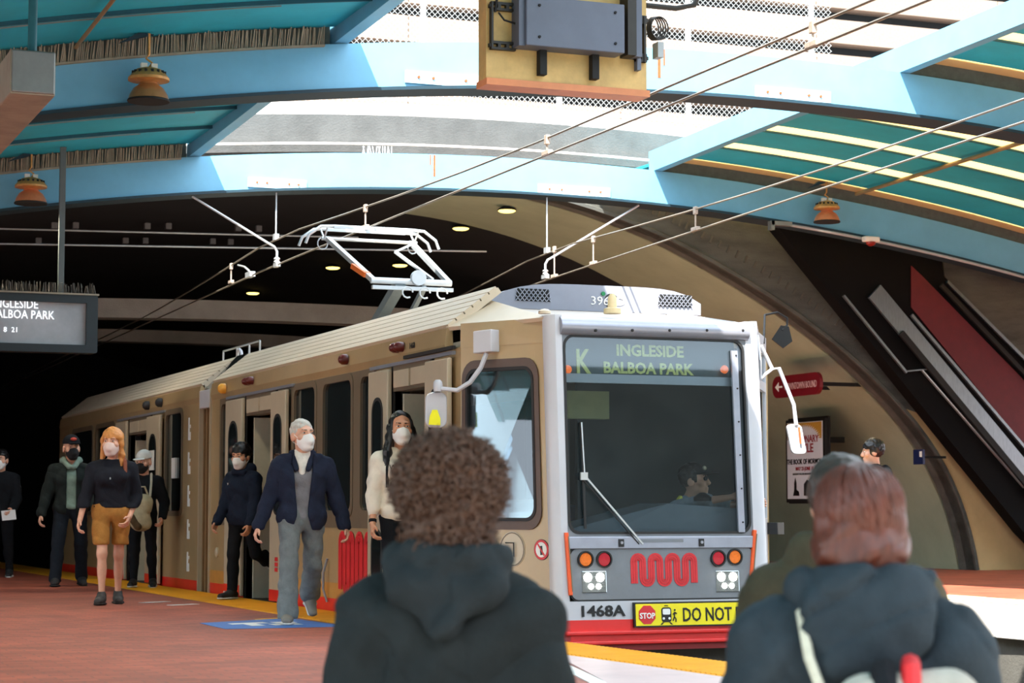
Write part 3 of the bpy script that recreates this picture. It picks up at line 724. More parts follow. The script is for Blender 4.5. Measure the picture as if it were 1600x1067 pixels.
# marker lamps on the cant rail
def marker(y, z, m, r=.045):
    mb = MB().lathe((XS-.02, y, z), [(r, 0), (r, -.05), (r*.6, -.08), (0.001, -.09)], 14, 'x'); tp(mb, 'marker_lamp', m, smooth=True)
m_amber2 = mat('amber_lens', (240, 170, 60), .3, var=.1); m_dred = mat('dark_red_lens', (90, 24, 20), .3, var=.1)
marker(24.0, 2.38, m_amber2, .06)
for y in (22.9, 22.75, 17.72, 17.6): marker(y, 2.40, m_dred)
marker(19.25, 2.40, m_dred, .05)
for y in (28.2, 27.4): marker(y, 2.38, m_dark, .06)
text('1468', .075, m_blk, 'side_number', train, (XS-.022, 17.42, 2.37), (0, -1, 0), (0, 0, 1), depth=.002)

# ---- rear car
WH2 = [(26.26, 27.2, .95, 2.22), (30.6, 32.0, .95, 2.22), (32.3, 34.0, .95, 2.22)]; DH2 = [(28.08, 29.46, -.02, 2.20)]
tp(wall_holes(25.30, 35.2, .12, 2.30, WH2+DH2, XS, XS+.06), 'side_wall', m_body)
tp(wall_holes(25.30, 35.2, -.40, .12, [(28.08, 29.46, -.02, 2.2)], XS, XS+.06), 'skirt_stripe', m_red)
for y0, y1, z0, z1 in WH2: side_window(y0, y1)
door_leaf(27.28, 28.08, low=False); door_leaf(29.46, 30.2, low=False); door_frame(28.08, 29.46); red_mark(27.5, .30)
tp(MB().box(XS+.06, XS+.62, 29.39, 29.43, 0, 1.95), 'draught_screen', MATS['pale_screen'])
tp(MB().box(XS-.035, XS, 27.2, 30.3, 2.245, 2.275), 'door_track', m_silver)
for k, (z, h) in enumerate(((.22, .24), (.62, .24), (1.02, .26), (1.42, .27), (1.84, .28))):     # white side lettering marks
    mb = MB(); mb.box(XS-.006, XS, 25.86, 25.92, z, z+h)
    mb.box(XS-.006, XS, 25.80, 25.86, z, z+.10); mb.box(XS-.006, XS, 25.80, 25.86, z+.15, z+.19); tp(mb, 'white_mark', m_wl)
for y, z, w, h in ((27.66, 1.50, .28, .26), (26.7, 1.38, .22, .26), (27.62, .98, .16, .3)):
    tp(MB().box(XS-.09 if y > 27.3 else XS-.012, XS-.082 if y > 27.3 else XS+.013, y-w/2, y+w/2, z, z+h), 'window_notice', m_wl)
# ---- articulation
mb = MB()
for i in range(7):
    y = 24.76+i*.078; x = XS+.03+(.03 if i % 2 else 0)
    mb.prism([(x, y, -.35), (x, y, 2.42), (x+.40, y, 2.80), (XE-.43, y, 2.80), (XE-.03, y, 2.42), (XE-.03, y, -.35)], (0, .062, 0))
tp(mb, 'bellows', mat('folded_bellows', (130, 100, 66), .6, var=.15))
mb = MB(); mb.prism([(XS+.0, 24.80, 2.40), (XS+.44, 24.80, 2.86), (XS+.44, 25.26, 2.86), (XS, 25.26, 2.40)], (.03, 0, -.03)); tp(mb, 'bellows_cover', m_pane)
tp(MB().box(XS-.02, XS+.06, 24.80, 25.27, 2.20, 2.42), 'corner_cap', m_wht, bevel=.01)
for y in (24.72, 25.27): tp(MB().box(XS-.02, XS+.05, y-.0, y+.03, -.38, 2.42), 'end_post', m_leaf)
# roof kit behind the front car
mb = MB(); mb.box(6.9, 8.2, 22.9, 24.6, 2.84, 2.98); tp(mb, 'roof_box', m_conc_d); tp(MB().box(6.95, 8.1, 25.5, 27.2, 2.84, 2.99), 'roof_box', m_conc_d)
mb = MB()
for y in (24.6, 25.1, 25.7, 26.4): mb.tube([(6.55, y, 2.84), (6.55, y, 3.0)], .012, 6)
mb.tube([(6.55, 24.6, 3.0), (6.55, 26.4, 3.0)], .012, 6); tp(mb, 'roof_railing', m_al)
tp(MB().tube([(6.5, 25.25, 2.82), (6.5, 25.3, 2.92), (6.5, 25.38, 2.95), (6.5, 25.46, 2.92), (6.5, 25.5, 2.82)], .02, 8), 'lifting_eye', m_wht, smooth=True)
# ---- far side, floor, ceiling, interior
tp(wall_holes(16.2, 35.2, -.4, 2.3, [(17.0, 18.2, .95, 2.2), (18.6, 20.8, .95, 2.2), (21.2, 23.6, .95, 2.2), (26, 28, .95, 2.2), (29, 33, .95, 2.2)], XE-.06, XE), 'side_wall', m_body)
for y0, y1 in ((17.0, 18.2), (18.6, 20.8), (21.2, 23.6), (26, 28), (29, 33)): tp(MB().box(XE-.05, XE-.03, y0, y1, .95, 2.2), 'window_pane', m_pane)
tp(MB().box(XS+.06, XE-.06, 15.35, 35.2, -.30, -.02), 'interior_floor', m_conc_d)
tp(MB().box(XS+.06, XE-.06, 16.2, 35.2, 2.30, 2.36), 'interior_ceiling', m_int)
tp(MB().prism([(XS, 35.2, -.4), (XE, 35.2, -.4), (XE, 35.2, 2.45), (XE-.44, 35.2, 2.78), (XS+.44, 35.2, 2.78), (XS, 35.2, 2.45)], (0, .06, 0)), 'rear_end', m_body)
tp(MB().box(XS+.5, XE-.5, 17.0, 34.5, -.70, -.30), 'underframe', m_black)
for wy in (18.2, 20.0, 24.2, 25.8, 31, 32.8):
    for wx in (6.68, 8.16): tp(MB().lathe((wx, wy, -.44), [(.33, -.06), (.33, .06)], 20, 'x'), 'wheel', m_rail)
for y in (18.9, 19.7, 20.5, 24.0, 26.6, 31, 32):
    for x in (XS+.45, XE-.55):
        st_ = tp(MB().box(x-.28, x+.28, y-.22, y+.22, .38, .45), 'seat', m_seat, bevel=.02); tp(MB().box(x-.28, x+.28, y+.18, y+.25, .45, 1.02), 'seat_back', m_seat, st_, bevel=.02)
        tp(MB().box(x-.05, x+.05, y-.05, y+.05, -.02, .38), 'seat_leg', m_dark, st_)
# cab partition
mb = MB(); mb.box(XS+.1, XS+.75, 16.75, 16.80, 0, 2.3) if 0 else mb.box(7.2, XE-.1, 16.55, 16.60, -.02, 2.3); tp(mb, 'cab_partition', mat('cab_partition_grey', (42, 48, 50), .6))
tp(MB().box(6.75, 7.15, 16.6, 16.63, -.02, 1.9), 'cab_door', mat('cab_door_dark', (44, 48, 50), .5))
tp(MB().box(6.62, 7.25, 16.0, 16.1, 1.72, 1.95), 'sun_blind', mat('olive_blind', (170, 168, 120), .6))

# ---- cab nose
RK = .07
def FY(z): return 15.08+RK*z
def FP(px, py):                    # point of the raked front plane under a photo pixel
    d = ray(px, py); t = (15.08 + RK*_c[2])/(d[1]-RK*d[2]); return Vector(_c+d*t)
def fpt(x, z, out=0): return Vector((x, FY(z)-out, z))
NL, NR = 6.44, 8.18
ZB, ZT = .02, 2.36
def nose_pt(side, z): return Vector((NL if side < 0 else NR, FY(z), z))
# tapered side walls with cab window (platform side built around the opening)
ta = Vector((XS, 16.18, 0)); tb = Vector((NL, 15.24, 0))
td = (tb-ta); tn = Vector((td.y, -td.x, 0)).normalized(); tl = td.length; tu = td.normalized()
if tn.x > 0: tn = -tn
def TP(t, z, out=0): return ta+tu*t*tl+Vector((0, RK*z*t*1.0, z))+tn*out
def taper_panel(t0, t1, z0, z1, m, name, out=0, th=.05, parent=None):
    mb = MB(); P = [TP(t0, z0, out), TP(t1, z0, out), TP(t1, z1, out), TP(t0, z1, out)]; mb.prism(P, -tn*th); return tp(mb, name, m, parent)
CW = (.06, .86, .86, 2.13)
def px_t(px, py):       # parameter on the tapered wall under a pixel
    n = tn; d = Vector(ray(px, py)); o = Vector(_c); s = (ta-o).dot(n)/d.dot(n); p = o+d*s; return ((p-ta).dot(tu)/tl, p.z)
mb = MB()
for (t0, t1, z0, z1) in ((0, CW[0], .12, 2.30), (CW[1], 1, .12, 2.30), (CW[0], CW[1], .12, CW[2]), (CW[0], CW[1], CW[3], 2.30)):
    mb.prism([TP(t0, z0), TP(t1, z0), TP(t1, z1), TP(t0, z1)], -tn*.05)
tp(mb, 'cab_side', m_body)
taper_panel(0, 1, 2.29, 2.49, m_body, 'cab_cant_rail', .005)
taper_panel(0, 1, -.14, .12, m_red, 'cab_skirt_stripe', .004)
def tloop(w0, w1, z0, z1, r, out):
    w = (w1-w0)*tl; h = z1-z0; return [TP((w0+w1)/2+a/tl, (z0+z1)/2+b, out) for a, b in rrect(w, h, r, 5)]
fr = tp(MB().ring(tloop(CW[0]-.035, CW[1]+.04, CW[2]-.05, CW[3]+.05, .15, .014), tloop(CW[0]+.03, CW[1]-.03, CW[2]+.04, CW[3]-.04, .10, .014), -tn*.05), 'cab_window_frame', m_gasket)
tp(MB().ring(tloop(CW[0]+.012, CW[1]-.012, CW[2]+.018, CW[3]-.018, .11, .02), tloop(CW[0]+.035, CW[1]-.035, CW[2]+.045, CW[3]-.045, .09, .02), -tn*.05), 'cab_window_seal', m_dark, fr)
tp(MB().prism(tloop(CW[0]+.02, CW[1]-.02, CW[2]+.03, CW[3]-.03, .10, .0), -tn*.01), 'cab_window_pane', m_sideglass, fr)
tp(MB().prism([TP(.44, z, -.02) for z in (0,)] , (0, 0, 0)), 'x', m_dark) if 0 else None
# white rounded corner post on the platform side
mb = MB(); pth = []
for z in np.linspace(-.12, 2.50, 9): pth.append((Vector((NL, FY(z), z)), Vector((1, 0, 0)), Vector((0, 1, 0))))
mb.sweep(pth, [(.055, -.012), (.0, -.012), (-.035, .02), (-.055, .075), (-.05, .13), (.055, .13)]); tp(mb, 'corner_post', m_wht, smooth=True)
# far side: white post, chamfer with narrow window
ca = Vector((NR, 0, 0)); 
mb = MB(); pth = [(Vector((NR, FY(z), z)), Vector((1, 0, 0)), Vector((0, 1, 0))) for z in np.linspace(-.12, 2.50, 9)]
mb.sweep(pth, [(-.06, -.012), (.02, -.012), (.07, .02), (.085, .10), (-.06, .13)]); tp(mb, 'corner_post', m_wht, smooth=True)
c0, c1 = Vector((NR+.07, 15.16, 0)), Vector((XE, 16.22, 0)); cn = Vector((c1.y-c0.y, -(c1.x-c0.x), 0)).normalized()
def CP(t, z, out=0): return c0.lerp(c1, t)+Vector((0, RK*z*(1-t), z))+cn*out
mb = MB()
for t0, t1, z0, z1 in ((0, .12, -.12, 2.46), (.92, 1, -.12, 2.46), (.12, .92, -.12, .9), (.12, .92, 1.98, 2.06), (.12, .92, 2.30, 2.46)): mb.prism([CP(t0, z0), CP(t1, z0), CP(t1, z1), CP(t0, z1)], -cn*.04)
tp(mb, 'cab_side', m_wht)
for z0, z1 in ((.9, 1.98), (2.06, 2.30)): tp(MB().prism([CP(.12, z0, -.015), CP(.92, z0, -.015), CP(.92, z1, -.015), CP(.12, z1, -.015)], -cn*.01), 'cab_window_pane', m_sideglass)
# bottom of nose
def strip(x0, x1, z0, z1, out0, out1, m, name, parent=None, bevel=0):
    mb = MB(); P = [fpt(x0, z0, out1), fpt(x1, z0, out1), fpt(x1, z1, out1), fpt(x0, z1, out1)]; mb.prism(P, (0, out1-out0, 0)); return tp(mb, name, m, parent, bevel=bevel)
zc = lambda py: FP(1000, py).z
z_red_t = zc(967); z_wht_t = zc(938); z_pan_t = zc(857); z_sil_t = zc(838); z_ws_t = zc(524); z_fas_t = zc(499)
strip(NL-.02, NR+.03, z_red_t-.17, z_red_t, -.1, .012, m_red, 'front_stripe')
for i in range(2): strip(NL+.01, NR+.0, z_red_t-.115-.075*i, z_red_t-.085-.075*i, 0, .05-.0*i, m_red, 'bumper_rib', bevel=.008)
strip(NL+.01, NR, z_red_t-.24, z_red_t-.16, -.1, .0, mat('dark_red_paint', (150, 20, 24), .5), 'bumper_skirt')
strip(NL-.02, NR+.03, z_red_t, z_wht_t, -.1, .010, m_wht, 'number_panel')
strip(NL+.02, NR-.02, z_wht_t-.0, z_ws_t-.0, -.02, -.0, m_dark, 'panel_backing') if 0 else None
# grey light panel with rounded lower corners
pa = FP(890, 936); pb = FP(1171, 930); zl = z_wht_t+.012
loop = [fpt((NL+NR)/2+a, (zl+z_pan_t)/2+b, .016) for a, b in rrect(NR-NL-.14, z_pan_t-zl, .06, 4)]
lp = tp(MB().prism(loop, (0, .05, 0)), 'light_panel', m_mask)
loop2 = [fpt((NL+NR)/2+a, (zl+z_pan_t)/2+b, .010) for a, b in rrect(NR-NL-.115, z_pan_t-zl+.025, .07, 4)]
tp(MB().prism(loop2, (0, .04, 0)), 'panel_border', m_dark, lp)
strip(NL+.05, NR-.05, z_pan_t, z_sil_t, -.02, .03, m_silver, 'wiper_cowl', bevel=.006)
strip(FP(995, 848).x, FP(1065, 848).x, z_pan_t+.05, z_sil_t-.02, .02, .034, m_mask, 'cowl_recess')
for px in (968, 1093):
    x = FP(px, 848).x; q = strip(x-.022, x+.022, z_pan_t+.015, z_sil_t-.02, .02, .04, m_dark, 'cowl_latch'); z = (z_pan_t+z_sil_t)/2
    tp(MB().lathe(fpt(x, z, .04), [(.012, 0), (.012, -.008)], 10, 'y'), 'latch_bolt', m_silver, q)
def lens(px, py, r, m, name='lamp_lens', em=None):
    p = FP(px, py); c = fpt(p.x, p.z, .016)
    bz = tp(MB().ring([c+Vector((math.cos(a)*(r+.012), 0, math.sin(a)*(r+.012))) for a in np.linspace(0, 6.2832, 21)[:-1]], [c+Vector((math.cos(a)*r, 0, math.sin(a)*r)) for a in np.linspace(0, 6.2832, 21)[:-1]], (0, -.02, 0)), 'lamp_bezel', m_dark, lp)
    tp(MB().lathe(c, [(r, -.004), (r*.9, -.012), (.001, -.016)], 20, 'y'), name, m, lp, smooth=True)
m_ol = mat('orange_lens', (246, 120, 26), .25, var=.15, scale=60); m_rl = mat('red_lamp_lens', (196, 22, 44), .25, var=.15, scale=60)
lens(913, 874, .055, m_ol); lens(942, 874, .055, m_rl); lens(1120, 872, .055, m_rl); lens(1146, 870, .055, m_ol)
m_hl = mat('lit_headlamp', (255, 252, 240), .3, emit=14, var=0); m_chrome = mat('chrome_bowl', (180, 186, 188), .15, .9, var=0)
for px, py in ((927, 909), (1135, 908)):
    p = FP(px, py); h = strip(p.x-.105, p.x+.105, p.z-.085, p.z+.085, .01, .022, m_chrome, 'headlamp_unit', lp, bevel=.01)
    for dx, dz, r in ((-.055, .035, .036), (.05, .035, .036), (-.03, -.035, .022), (.035, -.035, .022)):
        tp(MB().lathe(fpt(p.x+dx, p.z+dz, .022), [(r, 0), (r*.8, -.012), (.001, -.016)], 16, 'y'), 'bulb', m_hl, h, smooth=True)
# side marker strips (orange, slim)
for (xa, ya), (xb, yb) in (((883, 832), (890, 930)), ((1177, 828), (1171, 920))):
    a = FP(xa, ya); b = FP(xb, yb); q = tp(MB().bar(fpt(a.x, a.z, .02), fpt(b.x, b.z, .02), .030, .03, up=(0, -1, 0)), 'marker_strip', mat('orange_reflector', (236, 92, 40), .35), bevel=.004)
    tp(MB().bar(fpt(a.x+.012, a.z-.03, .034), fpt(b.x+.012, b.z+.03, .034), .008, .01, up=(0, -1, 0)), 'strip_trim', mat('grey_trim', (120, 110, 90), .5), q)
# windscreen: frame ring, glass, top fascia
wx0, wx1 = NL+.055, NR-.065; wz0, wz1 = z_sil_t+.01, z_ws_t
wc, wm = (wx0+wx1)/2, (wz0+wz1)/2; ww, wh = wx1-wx0, wz1-wz0
def wl(w, h, r, out): return [fpt(wc+a, wm+b, out) for a, b in rrect(w, h, r, 5)]
fr = tp(MB().ring(wl(ww+.02, wh+.03, .02, .006), wl(ww-.03, wh-.03, .09, .006), (0, .06, 0)), 'windscreen_frame', m_mask)
tp(MB().ring(wl(ww-.02, wh-.02, .09, .012), wl(ww-.055, wh-.055, .085, .012), (0, .03, 0)), 'windscreen_seal', m_dark, fr)
tp(MB().prism(wl(ww-.04, wh-.04, .08, .0), (0, .012, 0)), 'windscreen_pane', m_ws, fr)
cx = FP(1152, 700).x; st_ = strip(cx-.028, cx+.028, wz0+.02, wz1-.10, -.0, .022, m_silver, 'windscreen_strip', fr)
for z in np.linspace(wz0+.1, wz1-.14, 6): tp(MB().lathe(fpt(cx+.012, z, .022), [(.008, 0), (.006, -.008)], 8, 'y'), 'rivet', m_dark, fr)
tp(MB().tube([fpt(x, z_ws_t+.055, -.01) for x in (NL+.04, NR-.04)], .075, 14), 'top_fascia', m_silver, smooth=True)
for px in (926, 983, 1041, 1099, 1155):
    p = FP(px, 517); tp(MB().lathe(fpt(p.x, p.z, .055), [(.012, .02), (.012, -.012), (.004, -.016)], 10, 'y'), 'fascia_bolt', m_dark)
# nose roof: sloping deck, facets
zd = 2.74
A0 = Vector((NL-.04, FY(2.48)+.05, 2.485)); A1 = Vector((XS, 16.54, 2.49)); A2 = Vector((XS+.46, 17.2, 2.85)); A3 = Vector((XS+.46, 16.2, 2.78))
mb = MB(); mb.add([A0, A1, A2], [(0, 1, 2)]); mb.add([A0, A1, A2], [(0, 2, 1)]) if 0 else None
mb = MB(); mb.prism([A0, A1, A2], (.02, .0, -.03)); tp(mb, 'nose_facet', m_roofc)
B0 = Vector((NR+.05, FY(2.48)+.05, 2.485)); B1 = Vector((XE, 16.4, 2.46)); B2 = Vector((XE-.46, 17.2, 2.76))
mb = MB(); mb.prism([B0, B1, B2], (-.02, 0, -.03)); tp(mb, 'nose_facet', m_wht)
mb = MB(); mb.prism([A0, B0, Vector((XE-.50, 17.32, 2.75)), Vector((XS+.50, 17.32, 2.75))], (0, 0, -.03)); tp(mb, 'nose_roof', mat('taupe_roof', (176, 164, 152), .5, var=.06))
tp(MB().bar(B0+Vector((0, 0, .0)), B1+Vector((0, 0, .0)), .06, .05), 'corner_rail', m_wht)
for px, py in ((860, 494),):
    p = FP(px, py) + Vector((0, .12, .03)); tp(MB().lathe(p, [(.05, 0), (.05, .02), (.03, .035), (.001, .04)], 12), 'roof_stud', m_roofc, smooth=True)
p = FP(977, 486)+Vector((0, .25, .02)); tp(MB().lathe((p.x, p.y, 2.58), [(.07, -.03), (.07, .01), (.038, .02), (.036, .10), (.02, .13), (.001, .135)], 14), 'antenna', mat('cream_antenna', (226, 204, 160), .5), smooth=True)
# air conditioning pod on the roof
py0, py1 = 17.3, 20.2
def pod(y, prof): return [(x, y, z) for x, z in prof]
L0 = on_y(745, 470, py0).x; L1 = on_y(1095, 475, py0).x; ztop = on_y(940, 446, py0).z; zlow = 2.75
PROF = [(L0-.02, zlow)] + [(L0+(L1-L0)*t, zlow+.05+(ztop-zlow-.05)*min(1, (1-(2*t-1.06)**4 if t < .5 else 1-(2*t-1.0)**6*.7))) for t in np.linspace(0, 1, 17)] + [(L1, zlow)]
tp(MB().prism(pod(py0, PROF), (0, py1-py0, 0)), 'air_con_pod', mat('pod_grey', (146, 150, 164), .4, .1, var=.05))
for (xa, xb) in ((805, 860), (1028, 1080)):
    a = on_y(xa, 466, py0).x; b = on_y(xb, 466, py0).x; zz0 = zlow+.07; zz1 = zz0+.11
    v = tp(MB().prism([(a, py0-.005, zz0), (b, py0-.005, zz0), (b-.02 if xa < 900 else b, py0-.005, zz1), (a+.02, py0-.005, zz1)], (0, .01, 0)), 'vent', m_black)
    mb = MB()
    for k in range(9):
        x = a+(b-a)*k/8
        mb.bar((x, py0-.012, zz0), (min(x+.09, b), py0-.012, zz0+min(.09, b-x)*1.2), .007, .006, up=(0, 1, 0)); mb.bar((x, py0-.012, zz0), (max(x-.09, a), py0-.012, zz0+min(.09, x-a)*1.2), .007, .006, up=(0, 1, 0))
    tp(mb, 'vent_mesh', m_silver, v)
p = on_y(922, 479, py0); text('3961D', .11, m_wl, 'pod_number', train, (p.x, py0-.004, zlow+.06), (1, 0, 0), (0, 0, 1), depth=.003, sx=1.15)
q = on_y(955, 472, py0); tp(MB().ring([(q.x+math.cos(a)*.068, py0-.006, zlow+.10+math.sin(a)*.068) for a in np.linspace(0, 6.283, 21)[:-1]], [(q.x+math.cos(a)*.056, py0-.006, zlow+.10+math.sin(a)*.056) for a in np.linspace(0, 6.283, 21)[:-1]], (0, .004, 0)), 'number_ring', m_blk)
q = on_y(942, 459, py0); tp(MB().lathe((q.x, py0-.004, q.z), [(.02, 0), (.02, -.01)], 10, 'y'), 'green_plug', mat('green_plastic', (30, 130, 80), .4))

# ---- front lettering, logo, yellow warning sign
p = FP(903, 963); text('1468A', .115, m_blk, 'fleet_number', train, fpt(p.x, p.z, .016), (1, 0, 0), (0, RK, 1), depth=.003, sx=1.28, bold=.003)
def worm(name, origin, ux, uz, w, h, m, par, n=7, lines=3, out=.0):
    # interlocking rounded strokes of the emblem: n loops that alternate over and under
    ux = Vector(ux); uz = Vector(uz); nn = ux.cross(uz); o = Vector(origin); mb = MB(); step = w/n
    for ln in range(lines):
        off = (ln-(lines-1)/2)*step*.27; pts = []
        for k in range(n):
            xc = (k+.5)*step; up = (k % 2 == 0); r = step*.5
            # vertical run then half turn
            rr = r+(off if up else -off)
            cz = h-r if up else r
            for a in np.linspace(180, 0, 9): 
                aa = R(a) if up else R(-a)
                pts.append((xc+rr*math.cos(aa), cz+rr*math.sin(aa)))
        first = (pts[0][0], 0); last = (pts[-1][0], 0 if n % 2 else h)
        pts = [first]+pts+[last]
        mb2 = [o+ux*a+uz*b for a, b in pts]; half = step*.122
        for a, b in zip(mb2, mb2[1:]):
            if (b-a).length > 1e-4: mb.bar(a-(b-a).normalized()*.002, b+(b-a).normalized()*.002, half*2, .006, up=nn)
    return mb.build(name, m, par)
a = FP(990, 911); b = FP(1082, 869)
worm('emblem', fpt(a.x, a.z, .018), (1, 0, 0), Vector((0, RK, 1)).normalized(), b.x-a.x, b.z-a.z, m_logo, lp)
worm('side_emblem', (XS-.01, 19.46, .22), (0, -1, 0), (0, 0, 1), .92, .50, m_logo, train)
a = FP(988, 980); zs0 = a.z; zs1 = FP(988, 941).z; sx1 = FP(1196, 975).x
sg = tp(MB().prism([fpt(a.x, zs0, .045), fpt(sx1, zs0, .045), fpt(sx1, zs1, .045), fpt(a.x, zs1, .045)], (0, .03, 0)), 'warning_sign', m_blk)
bd = .012; tp(MB().prism([fpt(a.x+bd, zs0+bd, .048), fpt(sx1-bd, zs0+bd, .048), fpt(sx1-bd, zs1-bd, .048), fpt(a.x+bd, zs1-bd, .048)], (0, .01, 0)), 'sign_face', mat('sign_yellow', (246, 226, 20), .4, var=.05), sg)
hh = zs1-zs0; c = FP(1007, 960); rr = hh*.40
tp(MB().prism([fpt(c.x+rr*math.cos(R(22.5+45*i)), (zs0+zs1)/2+rr*math.sin(R(22.5+45*i)), .051) for i in range(8)], (0, .004, 0)), 'stop_octagon', m_logo, sg)
text('STOP', .062, m_wl, 'stop_lettering', sg, fpt(c.x, (zs0+zs1)/2-.028, .053), (1, 0, 0), (0, RK, 1), 'CENTER', depth=.002, sx=.88, bold=.0015)
p = FP(1062, 971); text('DO NOT PASS', .15, m_blk, 'sign_lettering', sg, fpt(p.x, zs0+.042, .050), (1, 0, 0), (0, RK, 1), depth=.002, sx=.72, bold=.002)
c = FP(1037, 960); zm = (zs0+zs1)/2; ic = MB()
def icn(loop, m, nm, out): tp(MB().prism([fpt(x, z, out) for x, z in loop], (0, .003, 0)), nm, m, sg)
icn([(c.x+a, zm-.002+b) for a, b in rrect(.085, .115, .02, 3)], m_blk, 'tram_icon', .051); icn([(c.x+a, zm+.022+b) for a, b in rrect(.065, .045, .01, 3)], m_wl, 'tram_icon_window', .053)
for dx in (-.025, .025): icn([(c.x+dx+.01*math.cos(t), zm-.03+.01*math.sin(t)) for t in np.linspace(0, 6.28, 11)[:-1]], m_wl, 'tram_icon_lamp', .053)
icn([(c.x-.055, zs0+.018), (c.x-.04, zs0+.018), (c.x-.02, zm-.06), (c.x-.035, zm-.06)], m_blk, 'tram_icon_rail', .051); icn([(c.x+.055, zs0+.018), (c.x+.04, zs0+.018), (c.x+.02, zm-.06), (c.x+.035, zm-.06)], m_blk, 'tram_icon_rail', .051)
icn([(c.x-.02, zm+.065), (c.x+.02, zm+.065), (c.x+.012, zm+.072), (c.x-.012, zm+.072)], m_blk, 'tram_icon_pantograph', .051)
wkx = c.x+.072
for (xa, za, xb, zb_) in ((0, .02, -.004, -.02), (-.004, -.02, -.018, -.05), (-.004, -.02, .010, -.035), (.010, -.035, .008, -.06), (0, .015, .018, .005), (0, .015, -.016, 0)):
    tp(MB().bar(fpt(wkx+xa, zm+za, .052), fpt(wkx+xb, zm+zb_, .052), .009, .003, up=(0, -1, 0)), 'walker_icon', m_blk, sg)
icn([(wkx+.002+.008*math.cos(t), zm+.034+.008*math.sin(t)) for t in np.linspace(0, 6.28, 11)[:-1]], m_blk, 'walker_icon', .051)
# round prohibition badge and round hatch on the tapered side
def tdisc(px, py, r, m, nm, par=None, out=.006, flat=1.0):
    t, z = px_t(px, py); loop = [TP(t+r*flat*math.cos(a)/tl, z+r*math.sin(a), out) for a in np.linspace(0, 6.283, 25)[:-1]]
    return tp(MB().prism(loop, -tn*.004), nm, m, par), t, z
d1, t_, z_ = tdisc(850, 859, .082, m_blk, 'prohibition_badge'); d2, _, _ = tdisc(850, 859, .078, m_logo, 'badge_ring', d1, .008); tdisc(850, 859, .06, m_wl, 'badge_face', d1, .010)
tp(MB().bar(TP(t_-.035/tl, z_+.045, .012), TP(t_+.035/tl, z_-.045, .012), .012, .003, up=tn), 'badge_slash', m_logo, d1)
tp(MB().bar(TP(t_, z_+.03, .0115), TP(t_+.005, z_-.04, .0115), .025, .003, up=tn), 'badge_figure', m_blk, d1)
d1, t_, z_ = tdisc(803, 858, .14, m_leaf, 'round_hatch'); loop = [TP(t_+.135*math.cos(a)/tl, z_+.135*math.sin(a), .008) for a in np.linspace(0, 6.283, 25)[:-1]]; inn = [TP(t_+.125*math.cos(a)/tl, z_+.125*math.sin(a), .008) for a in np.linspace(0, 6.283, 25)[:-1]]
tp(MB().ring(loop, inn, -tn*.004), 'hatch_ring', m_band, d1); tp(MB().tube([TP(t_-.06/tl, z_+.05, .02), TP(t_+.03/tl, z_+.05, .02), TP(t_+.03/tl, z_-.06, .02)], .006, 6), 'hatch_latch', m_dark, d1)
tp(MB().tube([(XS-.02, 19.85, .50), (XS-.05, 19.88, .36), (XS-.05, 19.88, .2), (XS-.02, 19.85, .08)], .012, 6), 'side_handle', m_silver, smooth=True)
tp(MB().lathe((XS, 24.36, .48), [(.06, 0), (.06, -.015), (.03, -.03)], 14, 'x'), 'side_knob', m_leaf)

# ---- destination sign and cab fittings behind the windscreen
def FPB(px, py, back):
    d = ray(px, py); t = (15.08+back+RK*_c[2])/(d[1]-RK*d[2]); return Vector(_c+d*t)
bk = .12
a = FPB(884, 588, bk); b = FPB(1146, 530, bk)
ds = tp(MB().prism([(a.x, FY(a.z)+bk, a.z), (b.x, FY(a.z)+bk, a.z), (b.x, FY(b.z)+bk, b.z), (a.x, FY(b.z)+bk, b.z)], (0, .05, 0)), 'destination_sign', mat('sign_backing', (84, 96, 98), .5, var=.1))
m_flip = mat('flipdot_yellow', (206, 210, 130), .5, var=.2, scale=70, emit=.05)
p = FPB(899, 582, bk); text('K', .27, m_flip, 'sign_letter', ds, (p.x, FY(p.z)+bk-.006, p.z), (1, 0, 0), (0, RK, 1), sx=.7, bold=.006)
p = FPB(962, 555, bk); text('INGLESIDE', .125, m_flip, 'sign_letter', ds, (p.x, FY(p.z)+bk-.006, p.z), (1, 0, 0), (0, RK, 1), sx=1.02, bold=.004)
p = FPB(942, 582, bk); text('BALBOA PARK', .125, m_flip, 'sign_letter', ds, (p.x, FY(p.z)+bk-.006, p.z), (1, 0, 0), (0, RK, 1), sx=.98, bold=.004)
for px in (888, 1133):
    p = FPB(px, 577, .06); tp(MB().lathe((p.x, FY(p.z)+.07, p.z), [(.001, -.03), (.025, -.022), (.035, 0), (.025, .03)], 14, 'y'), 'indicator_lamp', mat('orange_indicator', (240, 110, 40), .3, emit=.4), smooth=True)
a = FPB(884, 597, .08); b = FPB(1147, 592, .08); tp(MB().box(a.x, b.x, FY(a.z)+.07, FY(a.z)+.10, a.z, b.z+.01), 'sign_shelf', m_wht)
tp(MB().box(NL+.2, NR-.2, 15.5, 16.4, 2.30, 2.33), 'cab_ceiling', m_int)
# dashboard console
mb = MB(); mb.prism([(6.55, 15.28, .62), (8.12, 15.28, .62), (8.12, 15.40, .98), (7.50, 15.40, 1.02), (6.55, 15.40, .80)], (0, .55, 0)); tp(mb, 'dashboard', mat('dash_grey', (118, 124, 130), .6, var=.05))
p = FP(1112, 785); tp(MB().lathe((p.x+.12, 15.55, 1.06), [(.07, -.02), (.075, .01), (.05, .03), (.02, .05)], 16), 'control_knob', m_dark, smooth=True)
tp(MB().box(6.3, 6.7, 15.75, 16.1, .62, .9), 'cab_locker', mat('cab_blue', (54, 86, 130), .5)); tp(MB().box(6.35, 6.6, 15.9, 16.0, .9, 1.05), 'paper_stack', m_wl)
